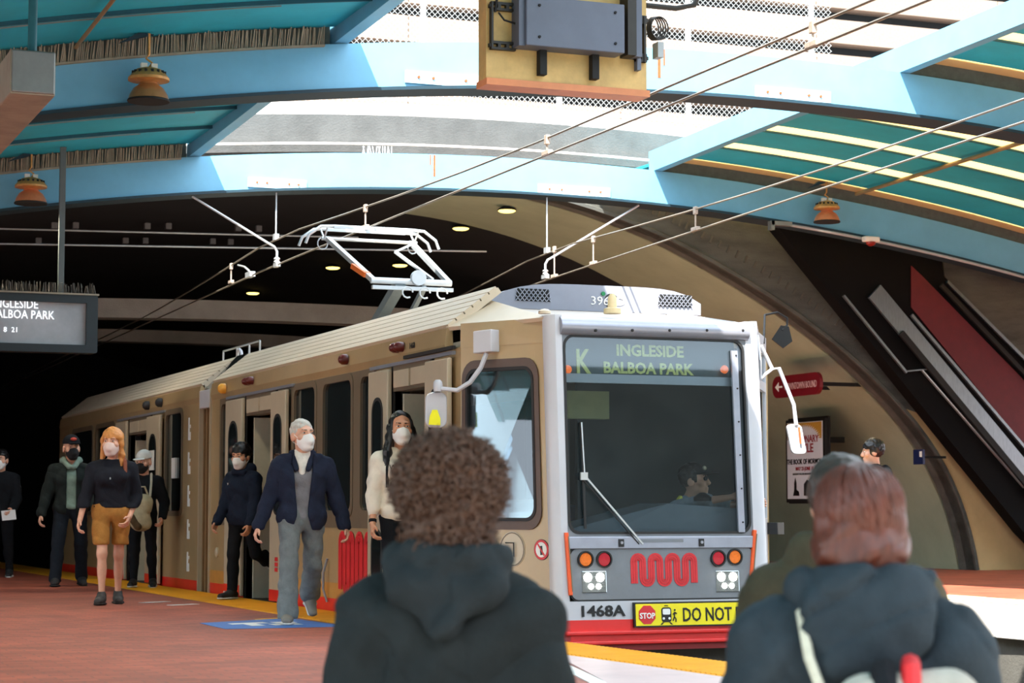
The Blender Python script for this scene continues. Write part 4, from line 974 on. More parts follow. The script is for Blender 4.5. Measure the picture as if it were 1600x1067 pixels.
# wiper
def fw_(px, py, o=.03): p = FP(px, py); return fpt(p.x, p.z, o)
w1 = tp(MB().bar(fw_(1002, 850), fw_(910, 742), .014, .012, up=(0, -1, 0)), 'wiper_arm', m_al)
tp(MB().bar(fw_(996, 850), fw_(905, 745), .008, .01, up=(0, -1, 0)), 'wiper_link', m_dark, w1)
tp(MB().bar(fw_(906, 660, .02), fw_(913, 826, .02), .018, .012, up=(0, -1, 0)), 'wiper_blade', m_dark, w1); tp(MB().bar(fw_(906, 660, .032), fw_(911, 745, .032), .010, .008, up=(0, -1, 0)), 'blade_spine', m_al, w1)
tp(MB().obox(fw_(910, 744, .03), (.03, 0, 0), (0, .01, 0), (0, 0, .03)), 'wiper_joint', m_al, w1)

# ---- mirrors
t0, z0_ = px_t(770, 534)
def tb_(px, py, out): t, z = px_t(px, py); return TP(t, z, out)
P = [tb_(755, 518, 0), tb_(786, 514, 0), tb_(786, 549, 0), tb_(755, 553, 0)]
mr = tp(MB().prism(P, tn*.10), 'mirror_bracket', m_wht, bevel=.008)
tp(MB().tube([tb_(772, 552, .06), tb_(768, 575, .10), tb_(756, 598, .14), tb_(740, 611, .18), tb_(720, 609, .22)], .02, 8), 'mirror_arm', m_wht, mr, smooth=True)
c = tb_(715, 604, .23); tp(MB().lathe(c, [(.035, -.05), (.04, 0), (.035, .03), (.02, .045)], 12), 'mirror_joint', m_wht, mr, smooth=True)
c = tb_(712, 642, .23); U = Vector((math.cos(YAW), -math.sin(YAW), 0))
loop = [c+U*a+Vector((0, 0, b)) for a, b in rrect(.175, .29, .06, 5)]; mm = tp(MB().prism(loop, (.02, .06, 0)), 'mirror_head', m_wht, mr, bevel=.012)
nv = Vector((-.3, -.95, 0)).normalized()*.006
tp(MB().prism([c+nv*2+U*a+Vector((0, 0, b)) for a, b in ((-.06, -.12), (.035, -.125), (.035, -.07), (.01, 0), (-.03, .0), (-.05, -.05))], nv), 'mirror_sticker', mat('yellow_sticker', (248, 244, 30), .4, var=0), mr)
r0 = CP(.35, 2.34, .02); r1 = CP(.45, 2.15, .1); r2 = on_y(1217, 575, 15.55); r3 = on_y(1240, 632, 15.6); r4 = on_y(1244, 664, 15.6)
ma = tp(MB().tube([r0, r1, r2, r3, r4], .017, 8), 'mirror_arm', m_wht, smooth=True); tp(MB().tube([CP(.2, 2.05, .02), CP(.3, 2.1, .06), r1], .014, 6), 'mirror_brace', m_wht, ma, smooth=True); tp(MB().tube([CP(.3, 2.42, .0), CP(.15, 2.2, .03), CP(.2, 2.05, .02)], .012, 6), 'mirror_brace', m_wht, ma, smooth=True)
c = on_y(1245, 686, 15.6); loop = [c+U*a+Vector((0, 0, b)) for a, b in rrect(.125, .25, .035, 4)]; loop = [p+Vector((0, 0, 0))-U*((p.z-c.z)*.18) for p in loop]
tp(MB().prism(loop, (.02, .06, 0)), 'mirror_head', m_wht, ma, bevel=.01); tp(MB().tube([c+Vector((.01, -.02, .1)), c+Vector((.02, -.03, -.04))], .010, 6), 'mirror_clamp', m_rust, ma)
c = on_y(1222, 526, 16.3); mc = tp(MB().prism([c+U*a+Vector((0, 0, b)) for a, b in ((-.09, -.02), (.01, -.10), (.09, -.04), (.06, .09), (-.01, .10))], (.03, .06, 0)), 'dark_mirror', m_dark)
tp(MB().tube([CP(.8, 2.40, 0), on_y(1195, 492, 16.3), on_y(1215, 488, 16.3), on_y(1230, 497, 16.3), on_y(1230, 508, 16.3), on_y(1222, 516, 16.3)], .010, 6), 'mirror_cable', m_dark, mc, smooth=True)
tp(MB().prism([CP(.9, .86, 0), CP(1, .86, 0), CP(1, .76, 0), CP(.9, .76, 0)], cn*.14), 'side_box', m_dark)
# ---- pantograph
m_pan = mat('pantograph_grey', (204, 210, 214), .35, .5, var=.08)
zc_ = 4.205; yp = 23.05
pan = tp(MB().tube([(7.02, 21.75, 3.46), (7.95, 21.75, 3.46)], .035, 10), 'pantograph', m_pan, smooth=True)
for dy in (-.14, .14):
    mb = MB(); mb.tube([(6.62, yp+dy, zc_-.22), (6.66, yp+dy, zc_-.12), (6.80, yp+dy, zc_-.02), (6.95, yp+dy, zc_-.012), (7.9, yp+dy, zc_-.012), (8.04, yp+dy, zc_-.02), (8.18, yp+dy, zc_-.12), (8.22, yp+dy, zc_-.22)], .018, 8); tp(mb, 'collector_bow', m_pan, pan, smooth=True)
tp(MB().box(6.95, 7.9, yp-.16, yp-.12, zc_-.035, zc_-.005), 'contact_strip', m_al, pan); tp(MB().box(6.95, 7.9, yp+.12, yp+.16, zc_-.035, zc_-.005), 'contact_strip', m_al, pan)
tp(MB().tube([(6.85, yp, zc_-.14), (8.0, yp, zc_-.14)], .02, 8), 'head_tube', m_pan, pan, smooth=True)
for x in (6.88, 7.97): tp(MB().tube([(x, yp-.14, zc_-.02), (x, yp, zc_-.14), (x, yp+.14, zc_-.02)], .012, 6), 'head_spring', m_pan, pan, smooth=True); tp(MB().tube([(x+.06*math.cos(a), yp+.06, zc_-.19+.07*math.sin(a)) for a in np.linspace(0, 6.28, 12)], .008, 5), 'spring_coil', m_pan, pan, smooth=True)
for xa, xb in ((6.92, 7.05), (7.93, 7.93)): tp(MB().bar((xa, yp, zc_-.14), (xb, 21.75, 3.46), .055, .05), 'upper_arm', m_pan, pan)
tp(MB().bar((7.62, yp-.35, zc_-.30), (7.75, 21.8, 3.50), .03, .03), 'guide_rod', m_pan, pan); tp(MB().bar((7.93, yp-.05, zc_-.16), (7.62, yp-.35, zc_-.30), .02, .02), 'guide_link', m_pan, pan)
tp(MB().bar((6.97, 22.2, 3.66), (7.03, 21.9, 3.53), .08, .056), 'orange_tag', mat('orange_tag', (226, 110, 40), .5), pan)
tp(MB().lathe((7.55, 21.70, 3.50), [(.085, -.03), (.085, .03)], 16, 'y'), 'knuckle_disc', m_pan, pan); tp(MB().bar((7.02, 21.70, 3.38), (7.95, 21.70, 3.38), .05, .04), 'knuckle_beam', m_pan, pan)
tp(MB().bar((7.36, 21.75, 3.44), (7.36, 22.9, 2.92), .12, .10), 'lower_arm', mat('grey_arm', (112, 120, 122), .5, .3), pan); tp(MB().bar((7.62, 21.7, 3.40), (7.62, 22.6, 2.90), .05, .05), 'lower_rod', MATS['grey_arm'], pan)
tp(MB().box(7.0, 7.9, 22.3, 23.4, 2.84, 2.94), 'pantograph_base', m_conc_d, pan)
for dx in (-.1, .1, .3): tp(MB().tube([(7.5+dx+.06*math.cos(a), 21.62, 3.33+.06*math.sin(a)) for a in np.linspace(0, 5.2, 10)], .010, 5), 'loop_cable', m_pan, pan, smooth=True)
tp(MB().box(6.75, 7.0, 22.0, 22.25, 2.84, 2.93), 'insulator', m_al)
# ================================================================== OVERHEAD LINE
m_wire = mat('copper_wire', (150, 140, 126), .4, .6, var=.1); m_clamp = mat('rusty_clamp', (176, 160, 146), .6, .3, var=.3, scale=30)
def wire(pts, lab, r=.011): return tag(MB().tube(pts, r, 6).build('overhead_wire', m_wire, smooth=True), lab, 'wire')
def w1x(y): return 7.42
def w2x(y): return 10.40+(y-14.6)*(1.0/13.3)
yy = np.linspace(4, 64, 31)
def mess(y): return 4.36+.26*(1-abs(((y-27) % 26)/13-1))**2*1.0 if y < 27 else 4.36
def dn(y): return -.013*max(0, y-27.5)
def mz(y): return 4.38+.22*max(0, 1-abs(y-27)/9)**1.5+dn(y)*1.3
wire([(w1x(y), y, 4.225+dn(y)) for y in yy], 'taut contact wire touching the pantograph of the train')
wire([(w1x(y), y, mz(y)) for y in yy], 'sagging messenger wire above the contact wire of the train track')
wire([(w2x(y), y, 4.19+dn(y)) for y in yy], 'taut contact wire of the empty second track')
wire([(w2x(y), y, mz(y)-.0) for y in yy], 'sagging messenger wire of the empty second track')
def dropper(x, y, z0, z1, lab):
    t = thing('wire_dropper', lab, 'wire dropper', (x, y, z0))
    MB().tube([(x, y, z0), (x, y, z1)], .010, 6).build('rod', m_clamp, t, smooth=True)
    MB().box(x-.02, x+.02, y-.03, y+.03, z1-.06, z1+.03).build('clamp', m_clamp, t, bevel=.006); MB().box(x-.025, x+.025, y-.08, y+.08, z0-.015, z0+.03).build('shoe', m_clamp, t, bevel=.006)
for y, nm in ((12.87, 'nearest the display cabinet end of the train wires'), (17.74, 'of the train wires in front of the curved grey fascia'), (23.2, 'of the train wires right above the pantograph'), (29.5, 'of the train wires before the concrete cross beam')):
    dropper(w1x(y), y, 4.235, mz(y), 'rusty clamp dropper '+nm)
for y, nm in ((21.7, 'of the second track wires in front of the rim'), (25.2, 'of the second track wires beside its steady arm'), (26.8, 'of the second track wires above the air conditioning pod')):
    dropper(w2x(y), y, 4.20, mz(y), 'rusty clamp dropper '+nm)
def steady(x0, y0, x1, lab, yb=27.1):
    z0 = z_top(x0, 27)-ARCH_H-.04; t = thing('steady_arm', lab, 'steady arm', (x0, yb, z0))
    dx = .12 if x1 > x0 else -.12
    MB().tube([(x0, yb, z0), (x1-dx*1.2, yb-.05, 4.52), (x1-dx*.3, yb-.06, 4.46), (x1, yb-.06, 4.40), (x1, yb-.06, 4.30)], .016, 8).build('arm', m_pan, t, smooth=True)
    MB().lathe((x1, yb-.06, 4.24), [(.03, 0), (.045, .02), (.03, .04), (.045, .06), (.03, .08)], 12).build('insulator', m_al, t, smooth=True)
    MB().box(x1-.03, x1+.03, yb-.14, yb+.02, 4.19, 4.25).build('clamp', m_al, t, bevel=.006)
steady(6.28, 27, w1x(27), 'bent steady arm from the arch down to the train contact wire')
steady(12.75, 27, w2x(27)-.05, 'bent steady arm from the arch down to the second track contact wire')
for x, z in ((w1x(27), mz(27)), (w2x(27), mz(27))):
    t = thing('wire_hanger', 'thin rod hanging the messenger wire of the %s from the arch' % ('train track' if x < 9 else 'second track'), 'wire hanger', (x, 27.1, z))
    MB().tube([(x, 27.1, z), (x, 27.1, z_top(x, 27)-ARCH_H-.04)], .010, 6).build('rod', m_pan, t, smooth=True); MB().box(x-.03, x+.03, 27.05, 27.15, z-.04, z+.04).build('clamp', m_al, t)
t = thing('wire_bracket', 'curved clamp bracket joining both train wires in the dark hall', 'wire bracket', (7.42, 29.0, 4.3))
MB().tube([(7.42, 28.4, 4.23), (7.42, 28.5, 4.30), (7.42, 28.75, 4.38), (7.42, 29.1, 4.44)], .014, 6).build('curved_link', m_al, t, smooth=True); MB().box(7.38, 7.46, 28.3, 28.55, 4.20, 4.27).build('clamp', m_al, t)

# ================================================================== RIGHT SIDE: escalator, poster, signs
ey = 28.9
esc = thing('escalator', 'black sided escalator with steel handrail trims and a dark red inner wall', 'escalator', (24, ey, 0))
m_eb = mat('escalator_black', (10, 10, 11), .8, var=.3, scale=2, spec=.15); m_er = mat('dark_red_wall', (98, 14, 26), .6, var=.15); m_es = mat('brushed_steel', (140, 146, 150), .3, .7, var=.15, streak=(6, 1, 1))
def ep(px, py, y=ey): p = on_y(px, py, y); return Vector((p.x, y, p.z))
MB().prism([ep(1215, 355), ep(1470, 392), ep(1475, 432), ep(1625, 585), ep(1900, 900), ep(1900, 1010), ep(1700, 935), ep(1600, 832)], (0, .3, 0)).build('side_cladding', m_eb, esc)
MB().prism([ep(1424, 415, ey-.02), ep(1440, 430, ey-.02), ep(1640, 635, ey-.02), ep(1900, 905, ey-.02), ep(1900, 1010, ey-.02), ep(1640, 745, ey-.02), ep(1424, 480, ey-.02)], (0, .03, 0)).build('inner_wall', m_er, esc)
def estrip(a, b, w, m, nm, y=ey-.04): MB().bar(ep(*a, y), ep(*b, y), w, .05, up=(0, -1, 0)).build(nm, m, esc)
estrip((1366, 455), (1640, 785), .30, m_es, 'steel_skirt'); estrip((1424, 492), (1640, 745), .045, m_es, 'handrail_trim', ey-.07); estrip((1318, 462), (1416, 582), .035, m_es, 'cladding_trim'); estrip((1440, 578), (1600, 762), .02, m_al, 'cladding_trim')
estrip((1408, 520), (1640, 800), .10, m_black, 'handrail', ey-.1); estrip((1480, 440), (1640, 600), .05, m_es, 'upper_trim'); estrip((1470, 445), (1640, 625), .07, m_black, 'upper_handrail', ey-.06)
estrip((1416, 580), (1458, 576), .02, m_es, 'panel_seam'); 
struct(MB().prism([ep(1472, 392, ey+.2), ep(1900, 470, ey+.2), ep(1900, 900, ey+.2), ep(1625, 590, ey+.2), ep(1476, 432, ey+.2)], (0, .3, 0)).build('wall_upper_right', m_streak))
# poster on the vault wall
m_pf = mat('poster_frame', (26, 26, 26), .5); m_pp = mat('poster_paper', (214, 218, 226), .5, var=.03)
XW = 18.1
pa = on_x(1229, 785, XW); pb = on_x(1290, 778, XW); zt_ = on_x(1229, 657, XW).z
y_l, y_r = pa.y, pb.y; z_b = pa.z
po = thing('theatre_poster', 'framed theatre poster with red and black lettering on the beige vault wall', 'poster', (XW, (y_l+y_r)/2, z_b))
MB().box(XW, XW+.06, y_r, y_l, z_b, zt_).build('frame', m_pf, po); pf = MB().box(XW-.004, XW, y_r+.07, y_l-.05, z_b+.06, zt_-.05).build('sheet', m_pp, po)
MB().box(XW+.05, XW+.75, (y_l+y_r)/2-.05, (y_l+y_r)/2+.05, zt_-.4, zt_-.3).build('mount', m_pf, po); MB().box(XW+.05, XW+1.25, (y_l+y_r)/2-.05, (y_l+y_r)/2+.05, z_b+.2, z_b+.3).build('mount', m_pf, po)
wP = y_l-y_r; hP = zt_-z_b; UX, UZ = (0, -1, 0), (0, 0, 1)
def pt(f, g, o=.006): return Vector((XW-.004-o, y_l-wP*f, z_b+hP*g))
m_pr = mat('poster_red', (150, 34, 44), .5, var=0); m_gold = mat('poster_gold', (196, 150, 60), .5, var=.1)
c = pt(.5, .72)
mb = MB()
ang = np.linspace(R(10), R(170), 23); 
poly = [pt(.05, .78), pt(.05, .955), pt(.93, .955), pt(.93, .78)]; arc = []
for i, a in enumerate(ang):
    r1, r2 = .40, .335
    for k, r in ((0, r1), (1, r2)): arc.append(pt(.49+(r*math.cos(a+(k*.07)))*1.1, .72+r*.56*math.sin(a+k*.07)))
mb.prism([poly[0], poly[1], poly[2], poly[3]]+arc, (-.002, 0, 0)); mb.build('sunburst', m_gold, po)
text('MISSIONARY', .17, m_pr, 'lettering', po, pt(.49, .72), UX, UZ, 'CENTER', .002, sx=1.0, bold=.003)
text('STYLE', .21, m_pr, 'lettering', po, pt(.49, .60), UX, UZ, 'CENTER', .002, sx=1.1, bold=.004)
text('THE BOOK OF MORMON', .125, m_blk, 'lettering', po, pt(.49, .46), UX, UZ, 'CENTER', .002, sx=.85, bold=.002)
text('MAY 23-JUNE 18', .085, m_pr, 'lettering', po, pt(.49, .385), UX, UZ, 'CENTER', .002, sx=1.0, bold=.002)
text('ORPHEUM THEATRE BROADWAYSF.COM', .045, m_blk, 'lettering', po, pt(.49, .33), UX, UZ, 'CENTER', .002, sx=1.0)
MB().prism([pt(.25+a, .13+b) for a, b in ((-.06, -.05), (.10, -.05), (.09, 0), (.03, .02), (.03, .10), (.0, .17), (-.03, .10), (-.03, .02))], (-.002, 0, 0)).build('figure', m_blk, po)
MB().prism([pt(.55+a, .10+b) for a, b in ((-.08, -.02), (.2, -.02), (.2, .12), (0, .17), (-.08, .12))], (-.002, 0, 0)).build('figure', m_blk, po)
MB().box(XW+.06, XW+.10, y_r-.02, y_l+.02, z_b-.02, zt_+.03).build('backboard', m_pf, po)
# red direction sign
XG = 17.2; a = on_x(1207, 612, XG); b = on_x(1281, 600, XG); zc0 = (on_x(1243, 584, XG).z+on_x(1243, 620, XG).z)/2; hs = .36
sg2 = thing('direction_sign', 'dark red rounded direction sign with white lettering on the vault wall', 'sign', (XG, a.y, zc0))
ym = (a.y+b.y)/2; ws = a.y-b.y
MB().prism([(XG, ym+p, zc0+q) for p, q in rrect(ws, hs, .16, 5)], (.06, 0, 0)).build('sign_board', mat('maroon_sign', (112, 18, 30), .4, var=.08), sg2)
text('DOWNTOWN BOUND', .16, mat('faded_lettering', (206, 170, 170), .5, var=.2), 'lettering', sg2, (XG-.004, ym+ws/2-.42, zc0-.06), UX, UZ, depth=.002, sx=ws/2.5)
mb = MB(); yA = ym+ws/2-.24
MB().bar((XG-.004, yA+.1, zc0), (XG-.004, yA-.1, zc0), .03, .004, up=(1, 0, 0)).build('arrow_shaft', m_wl, sg2); MB().prism([(XG-.006, yA+.14, zc0), (XG-.006, yA+.02, zc0+.08), (XG-.006, yA+.02, zc0-.08)], (.004, 0, 0)).build('arrow_head', m_wl, sg2)
for dy in (-.5, .5): MB().box(XG+.06, XG+1.0, ym+dy-.03, ym+dy+.03, zc0-.03, zc0+.03).build('bracket', m_black, sg2)
# small blue notice on the right
p = on_y(1436, 714, 29.95); x = p.x
t = thing('blue_notice', 'small dark blue notice plate on the vault wall beside the rim', 'sign', (x, 30.3, p.z))
XN = 18.75; p = on_x(1436, 714, XN)
MB().box(XN-.02, XN+.02, p.y-.14, p.y+.14, p.z-.12, p.z+.12).build('plate', mat('navy_plate', (24, 38, 82), .4), t); MB().box(XN-.024, XN-.02, p.y-.12, p.y-.05, p.z+.0, p.z+.09).build('pictogram', m_wl, t); MB().box(XN+.02, XN+.5, p.y-.02, p.y+.02, p.z-.02, p.z+.02).build('mount', m_black, t)
# blue floor marking with white symbol and yellow border
c4 = [on_z(312, 973), on_z(395, 965), on_z(538, 978), on_z(420, 985)]
fm = thing('floor_marking', 'blue painted floor marking with white symbol on the brick platform', 'floor marking', c4[0])
m_bl = mat('blue_floor_paint', (70, 118, 190), .6, var=.15, scale=5)
q = [Vector((4.26, 17.2, .001)), Vector((5.20, 17.2, .001)), Vector((5.22, 18.6, .001)), Vector((4.28, 18.6, .001))]
a0, a1, a2_, a3_ = [Vector((v.x, v.y, .001)) for v in (on_z(312, 974), on_z(452, 966), on_z(545, 979), on_z(352, 983))]
MB().prism([a0, a3_, a2_, a1], (0, 0, .003)).build('painted_field', m_bl, fm)
def mix(u, v): return a0.lerp(a3_, u).lerp(a1.lerp(a2_, u), v)+Vector((0, 0, .004))
for (u0, u1, v0, v1) in ((.3, .45, .2, .55), (.45, .7, .3, .42), (.35, .5, .6, .8), (.55, .72, .5, .75)):
    MB().prism([mix(u0, v0), mix(u1, v0), mix(u1, v1), mix(u0, v1)], (0, 0, .001)).build('symbol', m_wl, fm)
MB().prism([mix(.0, .62)+Vector((0, 0, -.003)), mix(-.05, .62), mix(-.05, 1.0), mix(0, 1.0)], (0, 0, .002)).build('border', m_yel, fm)
for (xa, ya, xb, yb) in ((222, 942, 262, 940), (266, 946, 306, 944)):
    a = on_z(xa, ya); b = on_z(xb, yb); tag(MB().bar((a.x, a.y, .003), (b.x, b.y, .003), .10, .004).build('paint_dash', m_post), 'worn white paint dash on the bricks beside the yellow strip', 'floor marking', 'worn paint dashes')
# ================================================================== PEOPLE: smooth distance fields turned into meshes
def nvec(*a): return np.array(a, dtype=np.float32)
class Fld:
    def __init__(s, res): s.res = res; s.pr = []
    def cap(s, a, b, ra, rb=None, k=.03, sc=(1, 1, 1), sub=False): s.pr.append(('c', nvec(*a), nvec(*b), ra, ra if rb is None else rb, k, nvec(*sc), sub)); return s
    def ell(s, c, r, k=.02, rot=None, sub=False): s.pr.append(('e', nvec(*c), nvec(*r), None if rot is None else np.array(rot, dtype=np.float32), k, sub)); return s
    def mesh(s, noise=0, nf=30, clip=None, seed=0):
        lo = np.full(3, 1e9); hi = -lo; bbs = []
        for p in s.pr:
            if p[0] == 'c':
                m = max(p[3], p[4])*p[6]; a = np.minimum(p[1], p[2])-m; b = np.maximum(p[1], p[2])+m; k = p[5]; sub = p[7]
            else:
                m = p[2] if p[3] is None else np.full(3, p[2].max()); a = p[1]-m; b = p[1]+m; k = p[4]; sub = p[5]
            pad = k+3*s.res+noise*1.5; bbs.append((a-pad, b+pad))
            if not sub: lo = np.minimum(lo, a); hi = np.maximum(hi, b)
        pad = 4*s.res+.02+noise*1.5; lo -= pad; hi += pad
        n = np.ceil((hi-lo)/s.res).astype(int)+1
        ax = [(lo[i]+np.arange(n[i])*s.res).astype(np.float32) for i in range(3)]
        D = np.full(n, .5, dtype=np.float32)
        for p, (a, b) in zip(s.pr, bbs):
            i0 = np.clip(((a-lo)/s.res).astype(int), 0, n-1); i1 = np.clip(((b-lo)/s.res).astype(int)+2, 1, n); sl = tuple(slice(i0[i], i1[i]) for i in range(3))
            if any(i1[i] <= i0[i] for i in range(3)): continue
            X = ax[0][sl[0]][:, None, None]; Y = ax[1][sl[1]][None, :, None]; Z = ax[2][sl[2]][None, None, :]
            if p[0] == 'c':
                _, A, B, ra, rb, k, sc, sub = p
                px, py, pz = (X-A[0])/sc[0], (Y-A[1])/sc[1], (Z-A[2])/sc[2]; bx, by, bz = (B-A)/sc
                bb = bx*bx+by*by+bz*bz+1e-9; h = np.clip((px*bx+py*by+pz*bz)/bb, 0, 1)
                d = (np.sqrt((px-bx*h)**2+(py-by*h)**2+(pz-bz*h)**2)-(ra+(rb-ra)*h))*float(sc.min())
            else:
                _, C_, r, rot, k, sub = p; qx, qy, qz = X-C_[0], Y-C_[1], Z-C_[2]
                if rot is not None: qx, qy, qz = [rot[0][i]*qx+rot[1][i]*qy+rot[2][i]*qz for i in range(3)]
                k0 = np.sqrt((qx/r[0])**2+(qy/r[1])**2+(qz/r[2])**2); k1 = np.sqrt((qx/r[0]**2)**2+(qy/r[1]**2)**2+(qz/r[2]**2)**2)+1e-6
                d = k0*(k0-1)/k1
            d = np.asarray(d, dtype=np.float32)
            if sub:
                h = np.clip(.5-.5*(D[sl]+d)/max(k, 1e-5), 0, 1); D[sl] = D[sl]*(1-h)-d*h+k*h*(1-h)
            else:
                k = max(k, 1e-5); h = np.clip(.5+.5*(D[sl]-d)/k, 0, 1); D[sl] = D[sl]*(1-h)+d*h-k*h*(1-h)
        X = ax[0][:, None, None]; Y = ax[1][None, :, None]; Z = ax[2][None, None, :]
        if noise:
            f = nf; q = seed*1.7
            D += noise*(np.sin(f*X+q+2*np.sin(f*.5*Z+q))*np.sin(f*.8*Y+1.3*q+1.5*np.sin(f*.4*X))*.6+np.sin(f*.9*Z+f*.5*X+q+1.5*np.sin(f*.6*Y+q))*.6).astype(np.float32)
            r1 = 1-np.abs(np.sin(f*.42*(X*.8+Z*.75)+q+1.6*np.sin(f*.3*Y+q)+1.2*np.sin(f*.33*Z))); r2 = 1-np.abs(np.sin(f*.38*(Z*.9-X*.6+Y*.4)+2*q+1.4*np.sin(f*.35*X+q)))
            D += (noise*1.1*(r1**5+r2**5)).astype(np.float32)
        if clip is not None: D = clip(D, X, Y, Z)
        return surf_nets(D, lo, s.res)
def surf_nets(D, lo, res):
    I = D < 0; n = D.shape
    c = [I[i:n[0]-1+i, j:n[1]-1+j, k:n[2]-1+k] for i in (0, 1) for j in (0, 1) for k in (0, 1)]
    sm = sum(x.astype(np.int8) for x in c); act = (sm > 0) & (sm < 8); idx = np.full(act.shape, -1, dtype=np.int64); ii = np.argwhere(act)
    if len(ii) == 0: return [], []
    idx[act] = np.arange(len(ii)); acc = np.zeros((len(ii), 3)); cnt = np.zeros(len(ii))
    corners = [(i, j, k) for i in (0, 1) for j in (0, 1) for k in (0, 1)]
    for a in range(8):
        for b in range(a+1, 8):
            ca, cb = corners[a], corners[b]
            if sum(abs(ca[t]-cb[t]) for t in range(3)) != 1: continue
            da = D[ii[:, 0]+ca[0], ii[:, 1]+ca[1], ii[:, 2]+ca[2]]; db = D[ii[:, 0]+cb[0], ii[:, 1]+cb[1], ii[:, 2]+cb[2]]
            m = (da < 0) != (db < 0); t = np.where(m, da/np.where(m, da-db, 1), 0)
            P = np.array(ca)+(np.array(cb)-np.array(ca))*t[:, None]; acc += P*m[:, None]; cnt += m
    V = (ii+acc/cnt[:, None])*res+lo; F = []
    for ax_ in range(3):
        sl0 = [slice(None)]*3; sl1 = [slice(None)]*3; sl0[ax_] = slice(0, -1); sl1[ax_] = slice(1, None)
        A_, B_ = I[tuple(sl0)], I[tuple(sl1)]; e = np.argwhere(A_ != B_)
        o1, o2 = [(1, 2), (2, 0), (0, 1)][ax_]
        e = e[(e[:, o1] > 0) & (e[:, o2] > 0) & (e[:, o1] < n[o1]-1) & (e[:, o2] < n[o2]-1)]
        if len(e) == 0: continue
        def g(d1, d2):
            q = e.copy(); q[:, o1] -= d1; q[:, o2] -= d2; return idx[q[:, 0], q[:, 1], q[:, 2]]
        Q = np.stack([g(1, 1), g(0, 1), g(0, 0), g(1, 0)], 1); fl = ~A_[e[:, 0], e[:, 1], e[:, 2]]; Q[fl] = Q[fl][:, ::-1]; F.append(Q)
    return V, np.concatenate(F)
def np_obj(name, parts, m, parent, stuff=False):
    vs = []; fs = []; off = 0
    for V, F in parts:
        if len(V) == 0: continue
        vs.append(V); fs.append(np.asarray(F)+off); off += len(V)
    V = np.concatenate(vs).astype(np.float32); F = np.concatenate(fs).astype(np.int32)
    me = bpy.data.meshes.new(name); me.vertices.add(len(V)); me.vertices.foreach_set('co', V.ravel()); me.loops.add(F.size); me.loops.foreach_set('vertex_index', F.ravel())
    me.polygons.add(len(F)); me.polygons.foreach_set('loop_start', np.arange(0, F.size, 4, dtype=np.int32)); me.polygons.foreach_set('loop_total', np.full(len(F), 4, dtype=np.int32))
    me.polygons.foreach_set('use_smooth', np.ones(len(F), dtype=bool)); me.update(calc_edges=True); me.validate()
    me.materials.append(m); o = bpy.data.objects.new(name, me); link(o, parent, True); return o
def cloth(name, col, rough=.9, var=.16, scale=14): return mat(name, col, rough, var=var, scale=scale, bump=.25, bscale=90, spec=.2)
SKIN = mat('skin_light', (222, 166, 138), .5, var=.06, scale=20); SKIN2 = mat('skin_tan', (206, 146, 112), .5, var=.06, scale=20)
MASKW = mat('white_mask', (238, 236, 232), .8, var=.03); EYE = mat('eye_dark', (34, 24, 20), .3, var=0)

